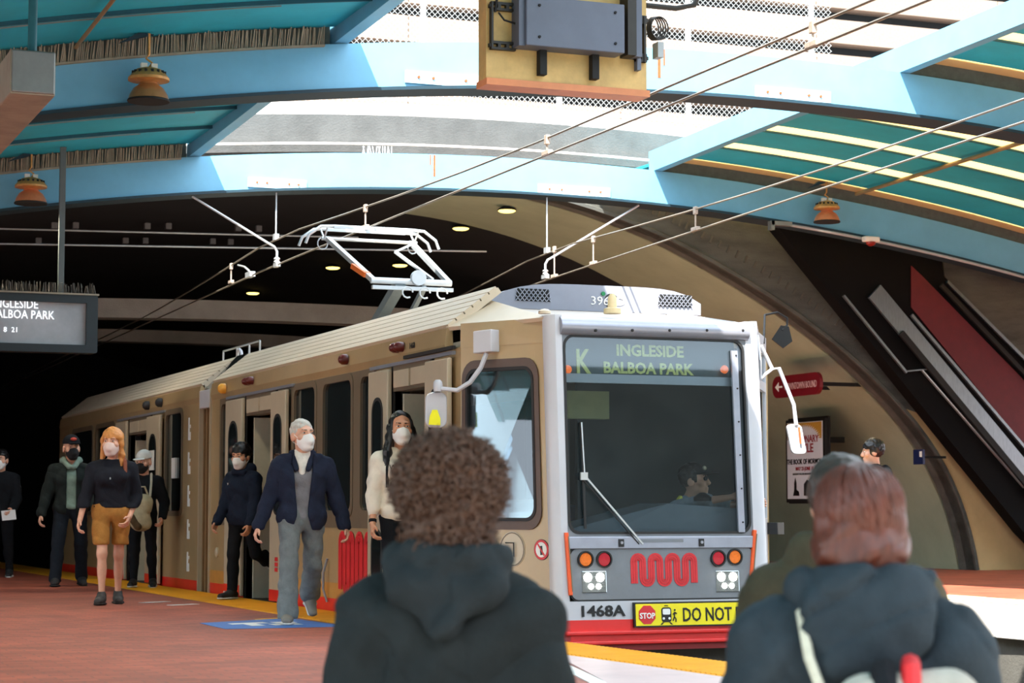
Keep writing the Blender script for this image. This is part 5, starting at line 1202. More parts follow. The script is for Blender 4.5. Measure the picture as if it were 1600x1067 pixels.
class Person:
    def __init__(s, label, loc, face, H=1.75, res=.013, lean=0, twist=0, headyaw=0, headpitch=0, legs=None, arms=None, width=1.0, zroot=0, headup=0, cat='person', group=None, drop=0, hs=1.14):
        s.k = k = H/1.75; s.res = res; s.root = thing('person', label, cat, loc, R(face), group)
        legs = legs or {}; arms = arms or {}; s.w = width
        def leg(sd, q):
            a, ab, kn = [R(v) for v in q[:3]]; hip = np.array([sd*.088*width, 0, 0.])
            d1 = np.array([sd*math.sin(ab), -math.sin(a)*math.cos(ab), -math.cos(a)*math.cos(ab)]); b = a-kn; d2 = np.array([sd*math.sin(ab)*.6, -math.sin(b), -math.cos(b)])
            knee = hip+d1*.43; ank = knee+d2/np.linalg.norm(d2)*.415; return hip, knee, ank, b
        s.drop = drop; s.hs = hs
        s.legs = {sd: leg(sd, legs.get(sd, (0, 3, 2))) for sd in (-1, 1)}
        fp = {sd: (legs.get(sd, (0, 3, 2, None))+(None,))[3] for sd in (-1, 1)}
        s.fp = fp
        pel = max(-(s.legs[sd][2][2]-.085-(.10 if (fp[sd] or 0) > 30 else 0)) for sd in (-1, 1))
        s.pel = np.array([0, 0, pel+zroot]); ln, tw = R(lean), R(twist)
        def U(p):     # upper body point given for an upright torso relative to the pelvis
            x, y, z = p; x, y = x*math.cos(tw)-y*math.sin(tw), x*math.sin(tw)+y*math.cos(tw)
            y, z = y*math.cos(ln)-z*math.sin(ln), y*math.sin(ln)+z*math.cos(ln); return s.pel+np.array([x, y, z])
        s.U = U
        for sd in (-1, 1):
            h, kn, an, b = s.legs[sd]; s.legs[sd] = (h+s.pel, kn+s.pel, an+s.pel, b)
        def arm(sd, q):
            a, ab, el, ab2 = [R(v) for v in q]; sh = U((sd*.178*width, .01, .415-drop))
            d1 = np.array([sd*math.sin(ab), -math.sin(a)*math.cos(ab), -math.cos(a)*math.cos(ab)]); d2 = np.array([sd*math.sin(ab2), -math.sin(a+el)*math.cos(ab2), -math.cos(a+el)*math.cos(ab2)])
            def rt(v): return np.array([v[0]*math.cos(tw)-v[1]*math.sin(tw), v[0]*math.sin(tw)+v[1]*math.cos(tw), v[2]])
            d1, d2 = rt(d1), rt(d2); e = sh+d1*.285; w = e+d2*.245; return sh, e, w, d2
        s.arms = {sd: arm(sd, arms.get(sd, (5, 10, 15, 4))) for sd in (-1, 1)}
        s.neck = U((0, .015, .50)); s.hc = U((0, -.02, .665+headup)); hy, hp = R(headyaw), R(headpitch)
        cz, sz, cp, sp = math.cos(hy), math.sin(hy), math.cos(hp), math.sin(hp)
        s.HR = np.array([[cz, -sz, 0], [sz, cz, 0], [0, 0, 1]]) @ np.array([[1, 0, 0], [0, cp, -sp], [0, sp, cp]])
    def hp(s, x, y, z): return s.hc+s.HR @ np.array([x, y, z])
    def hsc(s, V): b = s.hp(0, .01, -.10); return (np.asarray(V)-b)*s.hs+b
    HEAD = ('eye', 'eyebrow', 'face_mask', 'hair', 'cap', 'cap_brim', 'cap_logo', 'sunglasses')
    def put(s, name, fl, m, **kw):
        fl = fl if isinstance(fl, list) else [fl]; parts = []
        for f in fl:
            V, F = f.mesh(**kw)
            if len(V): parts.append(((s.hsc(V) if name in s.HEAD else V)*s.k, F))
        return np_obj(name, parts, m, kw.pop('par', None) or s.root)
    def torso(s, f, g=0, k=.06, bust=0, belly=0):
        U, w = s.U, s.w
        f.cap(U((-.06*w, 0, .0)), U((.06*w, 0, .0)), .106+g, k=k, sc=(1, .95, 1)); f.cap(U((-.045*w, 0, .16)), U((.045*w, 0, .16)), .094+g+belly, k=k, sc=(1, .92, 1))
        f.cap(U((-.062*w, -.005, .32)), U((.062*w, -.005, .32)), .108+g, k=k, sc=(1, .9, 1))
        for sd in (-1, 1): f.cap(U((sd*.035, .012, .485-s.drop*.4)), U((sd*.165*w, .012, .415-s.drop)), .048+g*.55, .052+g*.75, k=.045)
        if bust:
            for sd in (-1, 1): f.ell(U((sd*.07, -.10, .33)), (.06+g, .05+g, .06+g), k=.05)
    def legsf(s, f, g=0, upto=1.0, flare=0, k=.035):
        for sd in (-1, 1):
            h, kn, an, b = s.legs[sd]; f.cap(h, kn, .082+g, .056+g, k=k)
            if upto >= 1: f.cap(kn, an, .054+g, .038+g+flare, k=k); f.ell(kn*.62+an*.38+np.array([0, .018, 0]), (.05+g, .052+g, .10), k=.03)
            elif upto > .5: pass
    def armsf(s, f, g=0, k=.018, end=1.0, bulk=0, only=None):
        for sd in (-1, 1):
            if only and sd != only: continue
            sh, e, w, d = s.arms[sd]; f.cap(sh, e, .050+g+bulk, .041+g, k=k); w2 = e+(w-e)*end; f.cap(e, w2, .041+g, .030+g, k=k)
    def hands(s, curl=55, hold=None):
        out = []
        for sd in (-1, 1):
            sh, e, w, d = s.arms[sd]; f = Fld(.0045); d = d/np.linalg.norm(d); pn = np.array([-sd, 0, 0.]); pn = pn-d*pn.dot(d); pn /= np.linalg.norm(pn); fr = np.cross(d, pn)*(1 if np.cross(d, pn)[1] < 0 else -1)
            f.cap(w-d*.05, w+d*.01, .027, .026, k=.02)
            for t in np.linspace(-.028, .028, 4): f.cap(w+d*.015+fr*t*.7, w+d*.085+fr*t, .0155, .0135, k=.012)
            cu = R((curl if not hold or hold != sd else 85))
            for i, t in enumerate((.030, .010, -.010, -.029)):
                ln = (.040, .045, .042, .033)[i]; b0 = w+d*.085+fr*t; d1 = d*math.cos(cu*.5)+pn*math.sin(cu*.5); d2 = d*math.cos(cu*1.2)+pn*math.sin(cu*1.2); d3 = d*math.cos(cu*1.7)+pn*math.sin(cu*1.7)
                p1 = b0+d1*ln; p2 = p1+d2*ln*.7; p3 = p2+d3*ln*.5; f.cap(b0, p1, .0098, .009, k=.004); f.cap(p1, p2, .009, .0082, k=.003); f.cap(p2, p3, .0082, .0072, k=.003)
            b0 = w+d*.03+fr*.026; td = (d*.65+fr*.55+pn*.5); td /= np.linalg.norm(td); p1 = b0+td*.04; p2 = p1+(td*.7+d*.5)/np.linalg.norm(td*.7+d*.5)*.03; f.cap(b0, p1, .0125, .0105, k=.012); f.cap(p1, p2, .0105, .0085, k=.004)
            V, F = f.mesh(); out.append((V*s.k, F))
        return out
    def headf(s, res=.0055, fem=False):
        f = Fld(res); P = s.hp; Rm = s.HR
        f.cap(s.neck-np.array([0, 0, .05]), s.hc+s.HR@np.array([0, .015, -.07]), .056 if not fem else .048, .050 if not fem else .043, k=.03)
        f.ell(P(0, .018, .032), (.076, .094, .092), k=.03, rot=Rm); f.ell(P(0, -.028, -.04), (.060, .066, .082), k=.035, rot=Rm); f.ell(P(0, -.062, -.092), (.030, .028, .026), k=.03, rot=Rm)
        f.cap(P(-.035, -.075, .032), P(.035, -.075, .032), .016, k=.02)
        f.cap(P(0, -.088, .018), P(0, -.108, -.022), .010, .015, k=.014); f.ell(P(0, -.100, -.026), (.020, .014, .011), k=.01, rot=Rm)
        for sd in (-1, 1):
            f.ell(P(sd*.033, -.098, .012), (.020, .016, .012), k=.014, rot=Rm, sub=True); f.ell(P(sd*.078, .012, -.008), (.012, .028, .034), k=.010, rot=Rm); f.ell(P(sd*.045, -.062, -.022), (.026, .024, .024), k=.02, rot=Rm)
        f.cap(P(-.020, -.090, -.058), P(.020, -.090, -.058), .0075, k=.008); f.cap(P(-.016, -.088, -.069), P(.016, -.088, -.069), .008, k=.008)
        V, F = f.mesh(); return (s.hsc(V)*s.k, F)
    def face(s, brow=(40, 28, 22), squint=.6):
        P = s.hp
        for sd in (-1, 1):
            f = Fld(.0022); f.ell(P(sd*.033, -.083, .012), (.013, .010, .0075*squint+.002), k=.001, rot=s.HR); o = s.put('eye', f, mat('eye_white', (226, 220, 212), .3, var=0))
            f = Fld(.0018); f.ell(P(sd*.033, -.0905, .012), (.0062, .004, .0062), k=.001, rot=s.HR); s.put('iris', f, EYE) if 0 else np_obj('iris', [(s.hsc(f.mesh()[0])*s.k, f.mesh()[1])], EYE, o)
            f = Fld(.003); f.cap(P(sd*.016, -.094, .033), P(sd*.048, -.083, .036), .0045, .0035, k=.001); s.put('eyebrow', f, mat('brow_%d_%d' % brow[:2], brow, .8, var=0))
    def mask(s, m, r=.0):
        f = Fld(.005); P = s.hp
        f.ell(P(0, -.036, -.045), (.068, .078, .070), k=.02, rot=s.HR); f.cap(P(0, -.10, -.005), P(0, -.112, -.055), .022, .024, k=.03); f.ell(P(0, -.07, -.10), (.04, .035, .022), k=.03, rot=s.HR)
        H_ = s.HR; hc = s.hc
        def clip(D, X, Y, Z):
            qx = H_[0][0]*(X-hc[0])+H_[1][0]*(Y-hc[1])+H_[2][0]*(Z-hc[2]); qy = H_[0][1]*(X-hc[0])+H_[1][1]*(Y-hc[1])+H_[2][1]*(Z-hc[2]); qz = H_[0][2]*(X-hc[0])+H_[1][2]*(Y-hc[1])+H_[2][2]*(Z-hc[2])
            return np.maximum(np.maximum(D, qy+.022), qz-.004+np.abs(qx)*.25).astype(np.float32)
        o = s.put('face_mask', f, m, clip=clip)
        for sd in (-1, 1):
            mb = MB(); P_ = P; P = lambda *q: s.hsc(P_(*q)); mb.tube([tuple(P(sd*.066, -.04, -.02)*s.k), tuple(P(sd*.082, -.0, .018)*s.k), tuple(P(sd*.088, .02, .0)*s.k), tuple(P(sd*.078, .012, -.045)*s.k), tuple(P(sd*.06, -.035, -.075)*s.k)], .0022, 5); P = P_; mb.build('ear_loop', m, o, smooth=True, local=True)
        return o
    def shoes(s, m, sole, pitch=None):
        for sd in (-1, 1):
            h, kn, an, b = s.legs[sd]; pt_ = R(s.fp[sd]) if s.fp[sd] is not None else 0
            fd = np.array([sd*.12, -math.cos(pt_), -math.sin(pt_)]); fd /= np.linalg.norm(fd); up = np.array([0, -math.sin(pt_), math.cos(pt_)])
            heel = an-up*.045+(-fd)*.045; f = Fld(.007); toe = heel+fd*.225
            f.cap(heel+up*.012, heel+fd*.10+up*.012, .040, .042, k=.02); f.cap(heel+fd*.10+up*.008, toe+up*.0, .042, .034, k=.03, sc=(1.15, 1, .9)); f.cap(an+up*.01, heel+fd*.09+up*.03, .046, .034, k=.03)
            c0 = heel
            def clip(D, X, Y, Z): return np.maximum(D, -((X-c0[0])*up[0]+(Y-c0[1])*up[1]+(Z-c0[2])*up[2])-.020).astype(np.float32)
            o = s.put('shoe', f, m, clip=clip)
            g = Fld(.007); g.cap(heel-up*.026, heel+fd*.1-up*.026, .042, .044, k=.02, sc=(1, 1, .32)); g.cap(heel+fd*.1-up*.026, toe-up*.024, .046, .040, k=.02, sc=(1.1, 1, .32))
            V, F = g.mesh(); np_obj('sole', [(V*s.k, F)], sole, o)
    def body(s, m, bare_legs=True, fem=False, hands=True, curl=55, hold=None):
        f = Fld(s.res); s.torso(f, -.012); s.legsf(f, -.008); s.armsf(f, -.004); parts = [(lambda q: (q[0]*s.k, q[1]))(f.mesh())]
        parts.append(s.headf(fem=fem))
        if hands: parts += s.hands(curl, hold)
        return np_obj('body', parts, m, s.root)
    def clipz(s, zmin=None, zmax=None, extra=None):
        def c(D, X, Y, Z):
            if zmin is not None: D = np.maximum(D, zmin-Z+0*X)
            if zmax is not None: D = np.maximum(D, Z-zmax+0*X)
            if extra is not None: D = extra(D, X, Y, Z)
            return D.astype(np.float32)
        return c
    def tube(s, name, pts, r, m, par=None, n=6):
        mb = MB(); mb.tube([tuple(np.array(p)*s.k) for p in pts], r, n); return mb.build(name, m, par or s.root, smooth=True, local=True)
# ================================================================== THE PEOPLE
def facing_cam(p, off=0): return math.degrees(math.atan2(-p[0], p[1]))*1.0+off
JNS = cloth('grey_trousers', (118, 124, 124)); NAVY = cloth('navy_jacket', (34, 40, 58)); BLK = cloth('black_cloth', (22, 24, 28)); DKB = cloth('dark_blue_cloth', (26, 34, 50))
SNK = mat('black_sneaker', (36, 36, 38), .7); SOLE = mat('white_sole', (214, 212, 206), .7); GSH = mat('grey_shoe', (132, 126, 116), .7)
def open_front(U, w=.05, slope=.12):   # cut that opens a jacket along the front
    c = U((0, 0, .2))
    return c

# ---- elderly man striding towards the camera
def old_man():
    p = on_z(470, 974); P = Person('elderly man in open navy jacket, grey sweater and grey trousers striding past the train', (p.x, p.y, 0), facing_cam(p, 6), 1.765, lean=3, twist=-6, headyaw=22, headpitch=-6,
        legs={-1: (14, 3, 4), 1: (-14, 2, 38, 50)}, arms={-1: (-4, 18, 14, 20), 1: (-12, 20, 18, 18)}, width=1.08)
    P.body(SKIN, curl=60); P.face((120, 110, 100), .3); P.mask(MASKW)
    f = Fld(.013); P.legsf(f, .022, flare=.032); P.torso(f, .004); P.put('trousers', f, JNS, noise=.006, nf=42, clip=P.clipz(.05, P.pel[2]+.06), seed=2)
    f = Fld(.012); P.torso(f, .006, belly=.010); P.put('sweater', f, cloth('grey_sweater', (128, 128, 132)), noise=.003, nf=30, clip=P.clipz(P.pel[2]-.03, P.pel[2]+.50))
    f = Fld(.013); P.torso(f, .048); P.armsf(f, .030, bulk=.012); U = P.U
    f.cap(U((-.10, -.03, .50)), U((.10, -.03, .50)), .06, k=.05)
    zc_ = P.pel[2]
    def ex(D, X, Y, Z):
        w = .045+np.clip((Z-zc_-.05)*.10, 0, .05)+np.clip(zc_-Z, 0, .3)*.35; y0 = -.02
        cut = np.maximum(np.abs(X+.005)-w, Y-y0-0*X); return np.maximum(D, -cut)
    P.put('jacket', f, NAVY, noise=.007, nf=40, clip=P.clipz(zc_-.12, zc_+.53, ex), seed=4)
    # collar wings and shirt
    for sd in (-1, 1):
        f = Fld(.008); f.cap(U((sd*.05, -.105, .40)), U((sd*.085, -.03, .53)), .022, .028, k=.02); f.cap(U((sd*.085, -.03, .53)), U((sd*.05, .06, .55)), .028, .024, k=.02); P.put('jacket_collar', f, NAVY)
    f = Fld(.007); f.cap(U((-.0, -.085, .37)), U((0, -.06, .47)), .028, .055, k=.02, sc=(1, .7, 1)); f.cap(U((-.04, -.02, .52)), U((.04, -.02, .52)), .05, k=.03); P.put('shirt', f, cloth('white_shirt', (232, 228, 218)))
    # hair: white fringe round the head
    f = Fld(.006); f.ell(P.hp(0, .024, .045), (.083, .098, .092), k=.01, rot=P.HR); hc, H_ = P.hc, P.HR
    def hcut(D, X, Y, Z):
        qy = H_[0][1]*(X-hc[0])+H_[1][1]*(Y-hc[1])+H_[2][1]*(Z-hc[2]); qz = H_[0][2]*(X-hc[0])+H_[1][2]*(Y-hc[1])+H_[2][2]*(Z-hc[2])
        return np.maximum(np.maximum(D, -(qy+.075)+(.115-qz)*.55-.02), -.045-qz+qy*.1).astype(np.float32)
    P.put('hair', f, mat('silver_hair', (196, 190, 180), .7, var=.2, scale=60), noise=.004, nf=120, clip=hcut)
    P.shoes(GSH, SOLE)
old_man()

def hair_short(P, m, fringe=.05, noise=.004, vol=0, low=-.06):
    f = Fld(.006); f.ell(P.hp(0, .022, .042), (.086+vol, .104+vol, .098+vol), k=.01, rot=P.HR); hc, H_ = P.hc, P.HR
    def hcut(D, X, Y, Z):
        qx = H_[0][0]*(X-hc[0])+H_[1][0]*(Y-hc[1])+H_[2][0]*(Z-hc[2]); qy = H_[0][1]*(X-hc[0])+H_[1][1]*(Y-hc[1])+H_[2][1]*(Z-hc[2]); qz = H_[0][2]*(X-hc[0])+H_[1][2]*(Y-hc[1])+H_[2][2]*(Z-hc[2])
        front = np.maximum(-qy-.03, fringe-qz); front = -np.maximum(qy+.035, qz-fringe)   # inside the face window
        return np.maximum(np.maximum(D, front), low-qz).astype(np.float32)
    return P.put('hair', f, m, noise=noise, nf=110, clip=hcut)
BLKH = mat('black_hair', (20, 17, 18), .38, var=.4, scale=40, streak=(4, 4, .5))
# ---- boy in navy hooded jacket stepping down from the second door
def boy():
    p = on_z(378, 938); P = Person('boy in dark navy hooded jacket and black trousers stepping off the train', (p.x, p.y, .012), facing_cam(p, -38), 1.68, lean=2, headyaw=8, headpitch=10,
        legs={-1: (6, 2, 6), 1: (-16, 2, 52, 62)}, arms={-1: (12, 8, 22, 2), 1: (6, 8, 20, 2)}, width=.92)
    P.body(SKIN2); P.face((24, 20, 20), .5); P.mask(MASKW)
    f = Fld(.012); P.legsf(f, .012, flare=.010); P.torso(f, .0); P.put('trousers', f, BLK, noise=.004, nf=26, clip=P.clipz(.09, P.pel[2]+.06))
    f = Fld(.013); P.torso(f, .038); P.armsf(f, .028, bulk=.012); P.put('jacket', f, DKB, noise=.007, nf=42, clip=P.clipz(P.pel[2]-.10, P.pel[2]+.56), seed=3)
    f = Fld(.012); U = P.U; f.cap(U((-.08, .05, .54)), U((.08, .05, .54)), .07, k=.04); f.cap(U((-.07, -.06, .50)), U((.07, -.06, .50)), .035, k=.04); f.ell(U((0, .11, .47)), (.12, .06, .10), k=.05); P.put('hood', f, DKB, noise=.006, nf=24)
    hair_short(P, BLKH, .03, vol=.008); P.shoes(SNK, SOLE)
    for sd in (-1, 1):
        h, kn, an, b = P.legs[sd]
        for i in range(3): P.tube('shoe_stripe', [an+np.array([-.045, -.05-.03*i, -.03]), an+np.array([-.040, -.03-.03*i, .01])], .005, SOLE)
    text('Y', .03, m_wl, 'chest_mark', P.root, Vector(tuple(P.U((-.09, -.162, .36))))*P.k, (1, 0, 0), (0, 0, 1), depth=.002, local=True)
boy()
# ---- woman with long black hair leaving the first door
def door_woman():
    p = Vector((5.84, 18.05, 0)); dq = on_x(624, 900, 5.80); P = Person('woman with long black hair in white sweatshirt and black leggings stepping out of the train', (dq.x, dq.y, .012), facing_cam(p, 10), 1.80, lean=2, headyaw=-2, headpitch=-4,
        legs={-1: (12, 2, 8), 1: (-10, 2, 20, 30)}, arms={-1: (4, 12, 14, 4), 1: (28, 6, 95, -22)}, width=.94)
    P.body(SKIN2, fem=True, hold=1); P.face((24, 20, 20), .45); P.mask(MASKW)
    f = Fld(.012); P.legsf(f, .006); P.torso(f, .0); P.put('leggings', f, BLK, noise=.002, clip=P.clipz(.09, P.pel[2]+.06))
    WS = cloth('white_sweatshirt', (232, 222, 204), var=.06); f = Fld(.012); P.torso(f, .030, bust=1); P.armsf(f, .024, bulk=.012, end=.55); P.put('sweatshirt', f, WS, noise=.006, nf=40, clip=P.clipz(P.pel[2]-.08, P.pel[2]+.53))
    f = Fld(.008); P.torso(f, .005); hc = P.hc
    f = Fld(.008); f.ell(P.hp(0, .025, .04), (.088, .104, .100), k=.02, rot=P.HR)
    for sd in (-1, 1): f.cap(P.hp(sd*.074, .01, .0), P.hp(sd*.105, -.02, -.17), .034, .030, k=.04); f.cap(P.hp(sd*.105, -.02, -.17), P.hp(sd*.118, -.055, -.29), .032, .014, k=.03)
    f.cap(P.hp(0, .07, -.02), P.hp(.03, .10, -.28), .07, .05, k=.05); f.cap(P.hp(.08, .04, -.06), P.hp(.20, .06, -.20), .045, .02, k=.04); f.cap(P.hp(.09, .03, -.12), P.hp(.19, .0, -.30), .035, .012, k=.03)
    H_ = P.HR
    def hcut(D, X, Y, Z):
        qx = H_[0][0]*(X-hc[0])+H_[1][0]*(Y-hc[1]); qy = H_[0][1]*(X-hc[0])+H_[1][1]*(Y-hc[1])+H_[2][1]*(Z-hc[2]); qz = H_[0][2]*(X-hc[0])+H_[1][2]*(Y-hc[1])+H_[2][2]*(Z-hc[2])
        return np.maximum(D, -np.maximum(np.maximum(qy+.035, qz-.10+np.abs(qx)*.5), np.abs(qx)-.076)).astype(np.float32)
    P.put('hair', f, BLKH, noise=.004, nf=90, clip=hcut)
    U = P.U; P.tube('bag_strap', [U((-.13, -.13, .20)), U((-.135, -.15, .34)), U((-.12, -.10, .49)), U((-.11, .05, .52)), U((-.1, .15, .35))], .014, BLK)
    sh, e, w, d = P.arms[1]; P.tube('phone', [w+d*.05+np.array([-.05, -.02, -.02]), w+d*.05+np.array([-.07, -.03, .07])], .022, mat('brown_phone_case', (120, 70, 50), .5))
    sh, e, w, d = P.arms[-1]; P.tube('watch', [w-d*.03, w-d*.005], .034, BLK, n=12)
    text('WILSON', .062, m_blk, 'sweatshirt_lettering', P.root, Vector(tuple(U((-.125, -.178, .345))))*P.k, (1, .0, 0), (0, 0, 1), depth=.004, local=True)
    P.shoes(SNK, SOLE)
door_woman()
# ---- woman in tan shorts
def shorts_woman():
    p = on_z(172, 944); P = Person('red haired woman in black sweater and tan shorts with bare legs walking on the platform', (p.x, p.y, 0), facing_cam(p, -4), 1.835, headyaw=-14, headpitch=2,
        legs={-1: (15, -1, 12), 1: (-9, -2, 6, 4)}, arms={-1: (10, 16, 12, 12), 1: (-8, 14, 44, -16)}, width=.98, twist=5)
    P.body(SKIN, fem=True); P.face((150, 96, 60), .4); P.mask(mat('pink_mask', (232, 206, 196), .8, var=.04))
    SH = cloth('tan_shorts', (176, 124, 62)); f = Fld(.012)
    for sd in (-1, 1): h, kn, an, b = P.legs[sd]; o_ = np.array([sd*.012, 0, 0]); f.cap(h+o_, h+(kn-h)*.72+o_, .092, .086, k=.02)
    P.torso(f, .012); 
    def split(D, X, Y, Z): return np.maximum(D, -np.maximum(np.abs(X+.004)-.006+0*Z, Z-P.pel[2]+.10+0*X))
    P.put('shorts', f, SH, noise=.006, nf=26, clip=P.clipz(P.pel[2]-.33, P.pel[2]+.12, split), seed=1)
    f = Fld(.012); P.torso(f, .026, bust=1, belly=.01); P.armsf(f, .020, bulk=.012); P.put('sweater', f, cloth('black_sweater', (30, 32, 40)), noise=.005, nf=40, clip=P.clipz(P.pel[2]+.03, P.pel[2]+.515))
    GH = mat('red_blonde_hair', (206, 138, 72), .55, var=.2, scale=50); hc, H_ = P.hc, P.HR
    f = Fld(.007); f.ell(P.hp(0, .015, .045), (.092, .108, .095), k=.02, rot=P.HR)
    for sd in (-1, 1): f.cap(P.hp(sd*.078, -.01, .02), P.hp(sd*.088, .0, -.11), .026, .020, k=.03); f.cap(P.hp(sd*.088, 0, -.11), P.hp(sd*.085, -.01, -.20), .024, .015, k=.02)
    f.cap(P.hp(0, .07, 0), P.hp(0, .08, -.16), .06, .04, k=.04)
    def hcut(D, X, Y, Z):
        qx = H_[0][0]*(X-hc[0])+H_[1][0]*(Y-hc[1]); qy = H_[0][1]*(X-hc[0])+H_[1][1]*(Y-hc[1])+H_[2][1]*(Z-hc[2]); qz = H_[0][2]*(X-hc[0])+H_[1][2]*(Y-hc[1])+H_[2][2]*(Z-hc[2])
        return np.maximum(D, -np.maximum(np.maximum(qy+.04, qz-.026), np.abs(qx)-.070)).astype(np.float32)
    P.put('hair', f, GH, noise=.004, nf=90, clip=hcut); U = P.U
    P.tube('bag_strap', [U((.125, -.12, .36)), U((.125, -.085, .49)), U((.115, .04, .53)), U((.11, .14, .4))], .020, mat('brown_leather', (130, 66, 40), .5)); P.tube('necklace_pendant', [U((-.02, -.16, .33)), U((-.02, -.165, .31))], .008, m_al)
    P.shoes(mat('dark_trainer', (58, 56, 54), .7, var=.3, scale=40), mat('dark_sole', (40, 38, 36), .8))
shorts_woman()
def cap_on(P, m, brim=True, logo=None, back=0):
    f = Fld(.006); f.ell(P.hp(0, .018, .055), (.088, .106, .090), k=.01, rot=P.HR); hc, H_ = P.hc, P.HR
    def c(D, X, Y, Z):
        qz = H_[0][2]*(X-hc[0])+H_[1][2]*(Y-hc[1])+H_[2][2]*(Z-hc[2]); return np.maximum(D, .045-qz).astype(np.float32)
    o = P.put('cap', f, m, clip=c)
    if brim:
        f = Fld(.005); f.ell(P.hp(0, -.115, .048), (.068, .075, .010), k=.01, rot=P.HR); P.put('cap_brim', f, m)
    if logo: f = Fld(.004); f.ell(P.hp(.0, -.082, .092), (.034, .014, .018), k=.004, rot=P.HR); P.put('cap_logo', f, logo)
    return o
# ---- man in dark cap and open jacket
def cap_man():
    p = on_z(108, 916); P = Person('man in dark cap, black mask and open dark jacket over a light green hoodie', (p.x, p.y, 0), facing_cam(p, 4), 1.93, headyaw=10,
        legs={-1: (6, 6, 4), 1: (-6, 5, 14, 14)}, arms={-1: (2, 18, 12, 14), 1: (6, 12, 26, 10)}, width=1.05)
    P.body(SKIN, hands=True); P.face((50, 36, 28), .4); P.mask(mat('black_mask', (20, 20, 22), .8))
    f = Fld(.014); P.legsf(f, .018, flare=.016); P.torso(f, .003); P.put('jeans', f, cloth('dark_jeans', (30, 36, 44)), noise=.005, nf=24, clip=P.clipz(.05, P.pel[2]+.06))
    HG = cloth('pale_green_hoodie', (126, 146, 132)); f = Fld(.013); P.torso(f, .014); P.put('hoodie', f, HG, noise=.004, clip=P.clipz(P.pel[2]-.03, P.pel[2]+.52)); U = P.U
    f = Fld(.012); f.cap(U((-.085, -.01, .535)), U((-.03, -.10, .46)), .035, .03, k=.03); f.cap(U((.085, -.01, .535)), U((.03, -.10, .46)), .035, .03, k=.03); f.cap(U((-.085, .0, .54)), U((0, .09, .54)), .045, k=.03); f.cap(U((.085, .0, .54)), U((0, .09, .54)), .045, k=.03); P.put('hood', f, HG, noise=.003)
    JK = cloth('dark_green_jacket', (32, 38, 36)); f = Fld(.014); P.torso(f, .038); P.armsf(f, .028, bulk=.012); zc_ = P.pel[2]
    def ex(D, X, Y, Z): return np.maximum(D, -np.maximum(np.abs(X)-.055+0*Z, Y+.02+0*X))
    P.put('jacket', f, JK, noise=.006, nf=42, clip=P.clipz(zc_-.12, zc_+.53, ex)); cap_on(P, BLK, True, mat('red_logo', (190, 60, 40), .6)); P.shoes(SNK, mat('dark_sole', (40, 38, 36)))
cap_man()
# ---- person with white cap and beige bag at the rear door
def bag_person():
    p = on_z(222, 919); P = Person('person in white cap and black clothes carrying a beige bag at the rear train door', (p.x, p.y, .012), facing_cam(p, -6), 1.70, headyaw=-20, headpitch=8,
        legs={-1: (4, 2, 4), 1: (-4, 3, 10, 10)}, arms={-1: (10, 8, 30, 0), 1: (6, 22, 34, -4)}, width=.96)
    P.body(SKIN); P.face(); P.mask(mat('black_mask', (20, 20, 22), .8))
    f = Fld(.014); P.legsf(f, .012); P.torso(f, 0); P.put('trousers', f, BLK, noise=.004, clip=P.clipz(.05, P.pel[2]+.06)); f = Fld(.014); P.torso(f, .026); P.armsf(f, .026, bulk=.02); P.put('sweater', f, BLK, noise=.005, clip=P.clipz(P.pel[2]-.06, P.pel[2]+.52)); cap_on(P, cloth('white_cap', (222, 218, 208)), True)
    U = P.U; P.tube('bag_strap', [U((.10, -.14, .24)), U((.11, -.11, .42)), U((.10, -.03, .53)), U((.1, .12, .42))], .016, cloth('pale_strap', (206, 200, 180))); P.shoes(SNK, SOLE); return P
_bp = bag_person()
BG = cloth('beige_bag_canvas', (178, 166, 134))
c = _bp.U((.02, -.31, .02))*_bp.k; f = Fld(.012); f.cap(c+np.array([-.02, 0, -.10]), c+np.array([.02, 0, .14]), .13, .105, k=.03, sc=(1.05, .75, 1)); V, F = f.mesh(noise=.008, nf=22)
bt = thing('beige_bag', 'beige canvas bag held in front of the person in the white cap', 'bag', _bp.root.location, _bp.root.rotation_euler.z); np_obj('bag_body', [(V, F)], BG, bt)
f = Fld(.01); f.cap(c+np.array([-.12, -.05, -.05]), c+np.array([-.04, -.08, -.16]), .05, .05, k=.02); V, F = f.mesh(); np_obj('bag_pocket', [(V, F)], cloth('brown_pocket', (84, 66, 44)), bt)
MB().tube([tuple(c+np.array([-.07, 0, .22])), tuple(c+np.array([-.03, -.02, .33])), tuple(c+np.array([.03, -.02, .33])), tuple(c+np.array([.07, 0, .22]))], .012, 6).build('bag_handle', BG, bt, smooth=True, local=True)
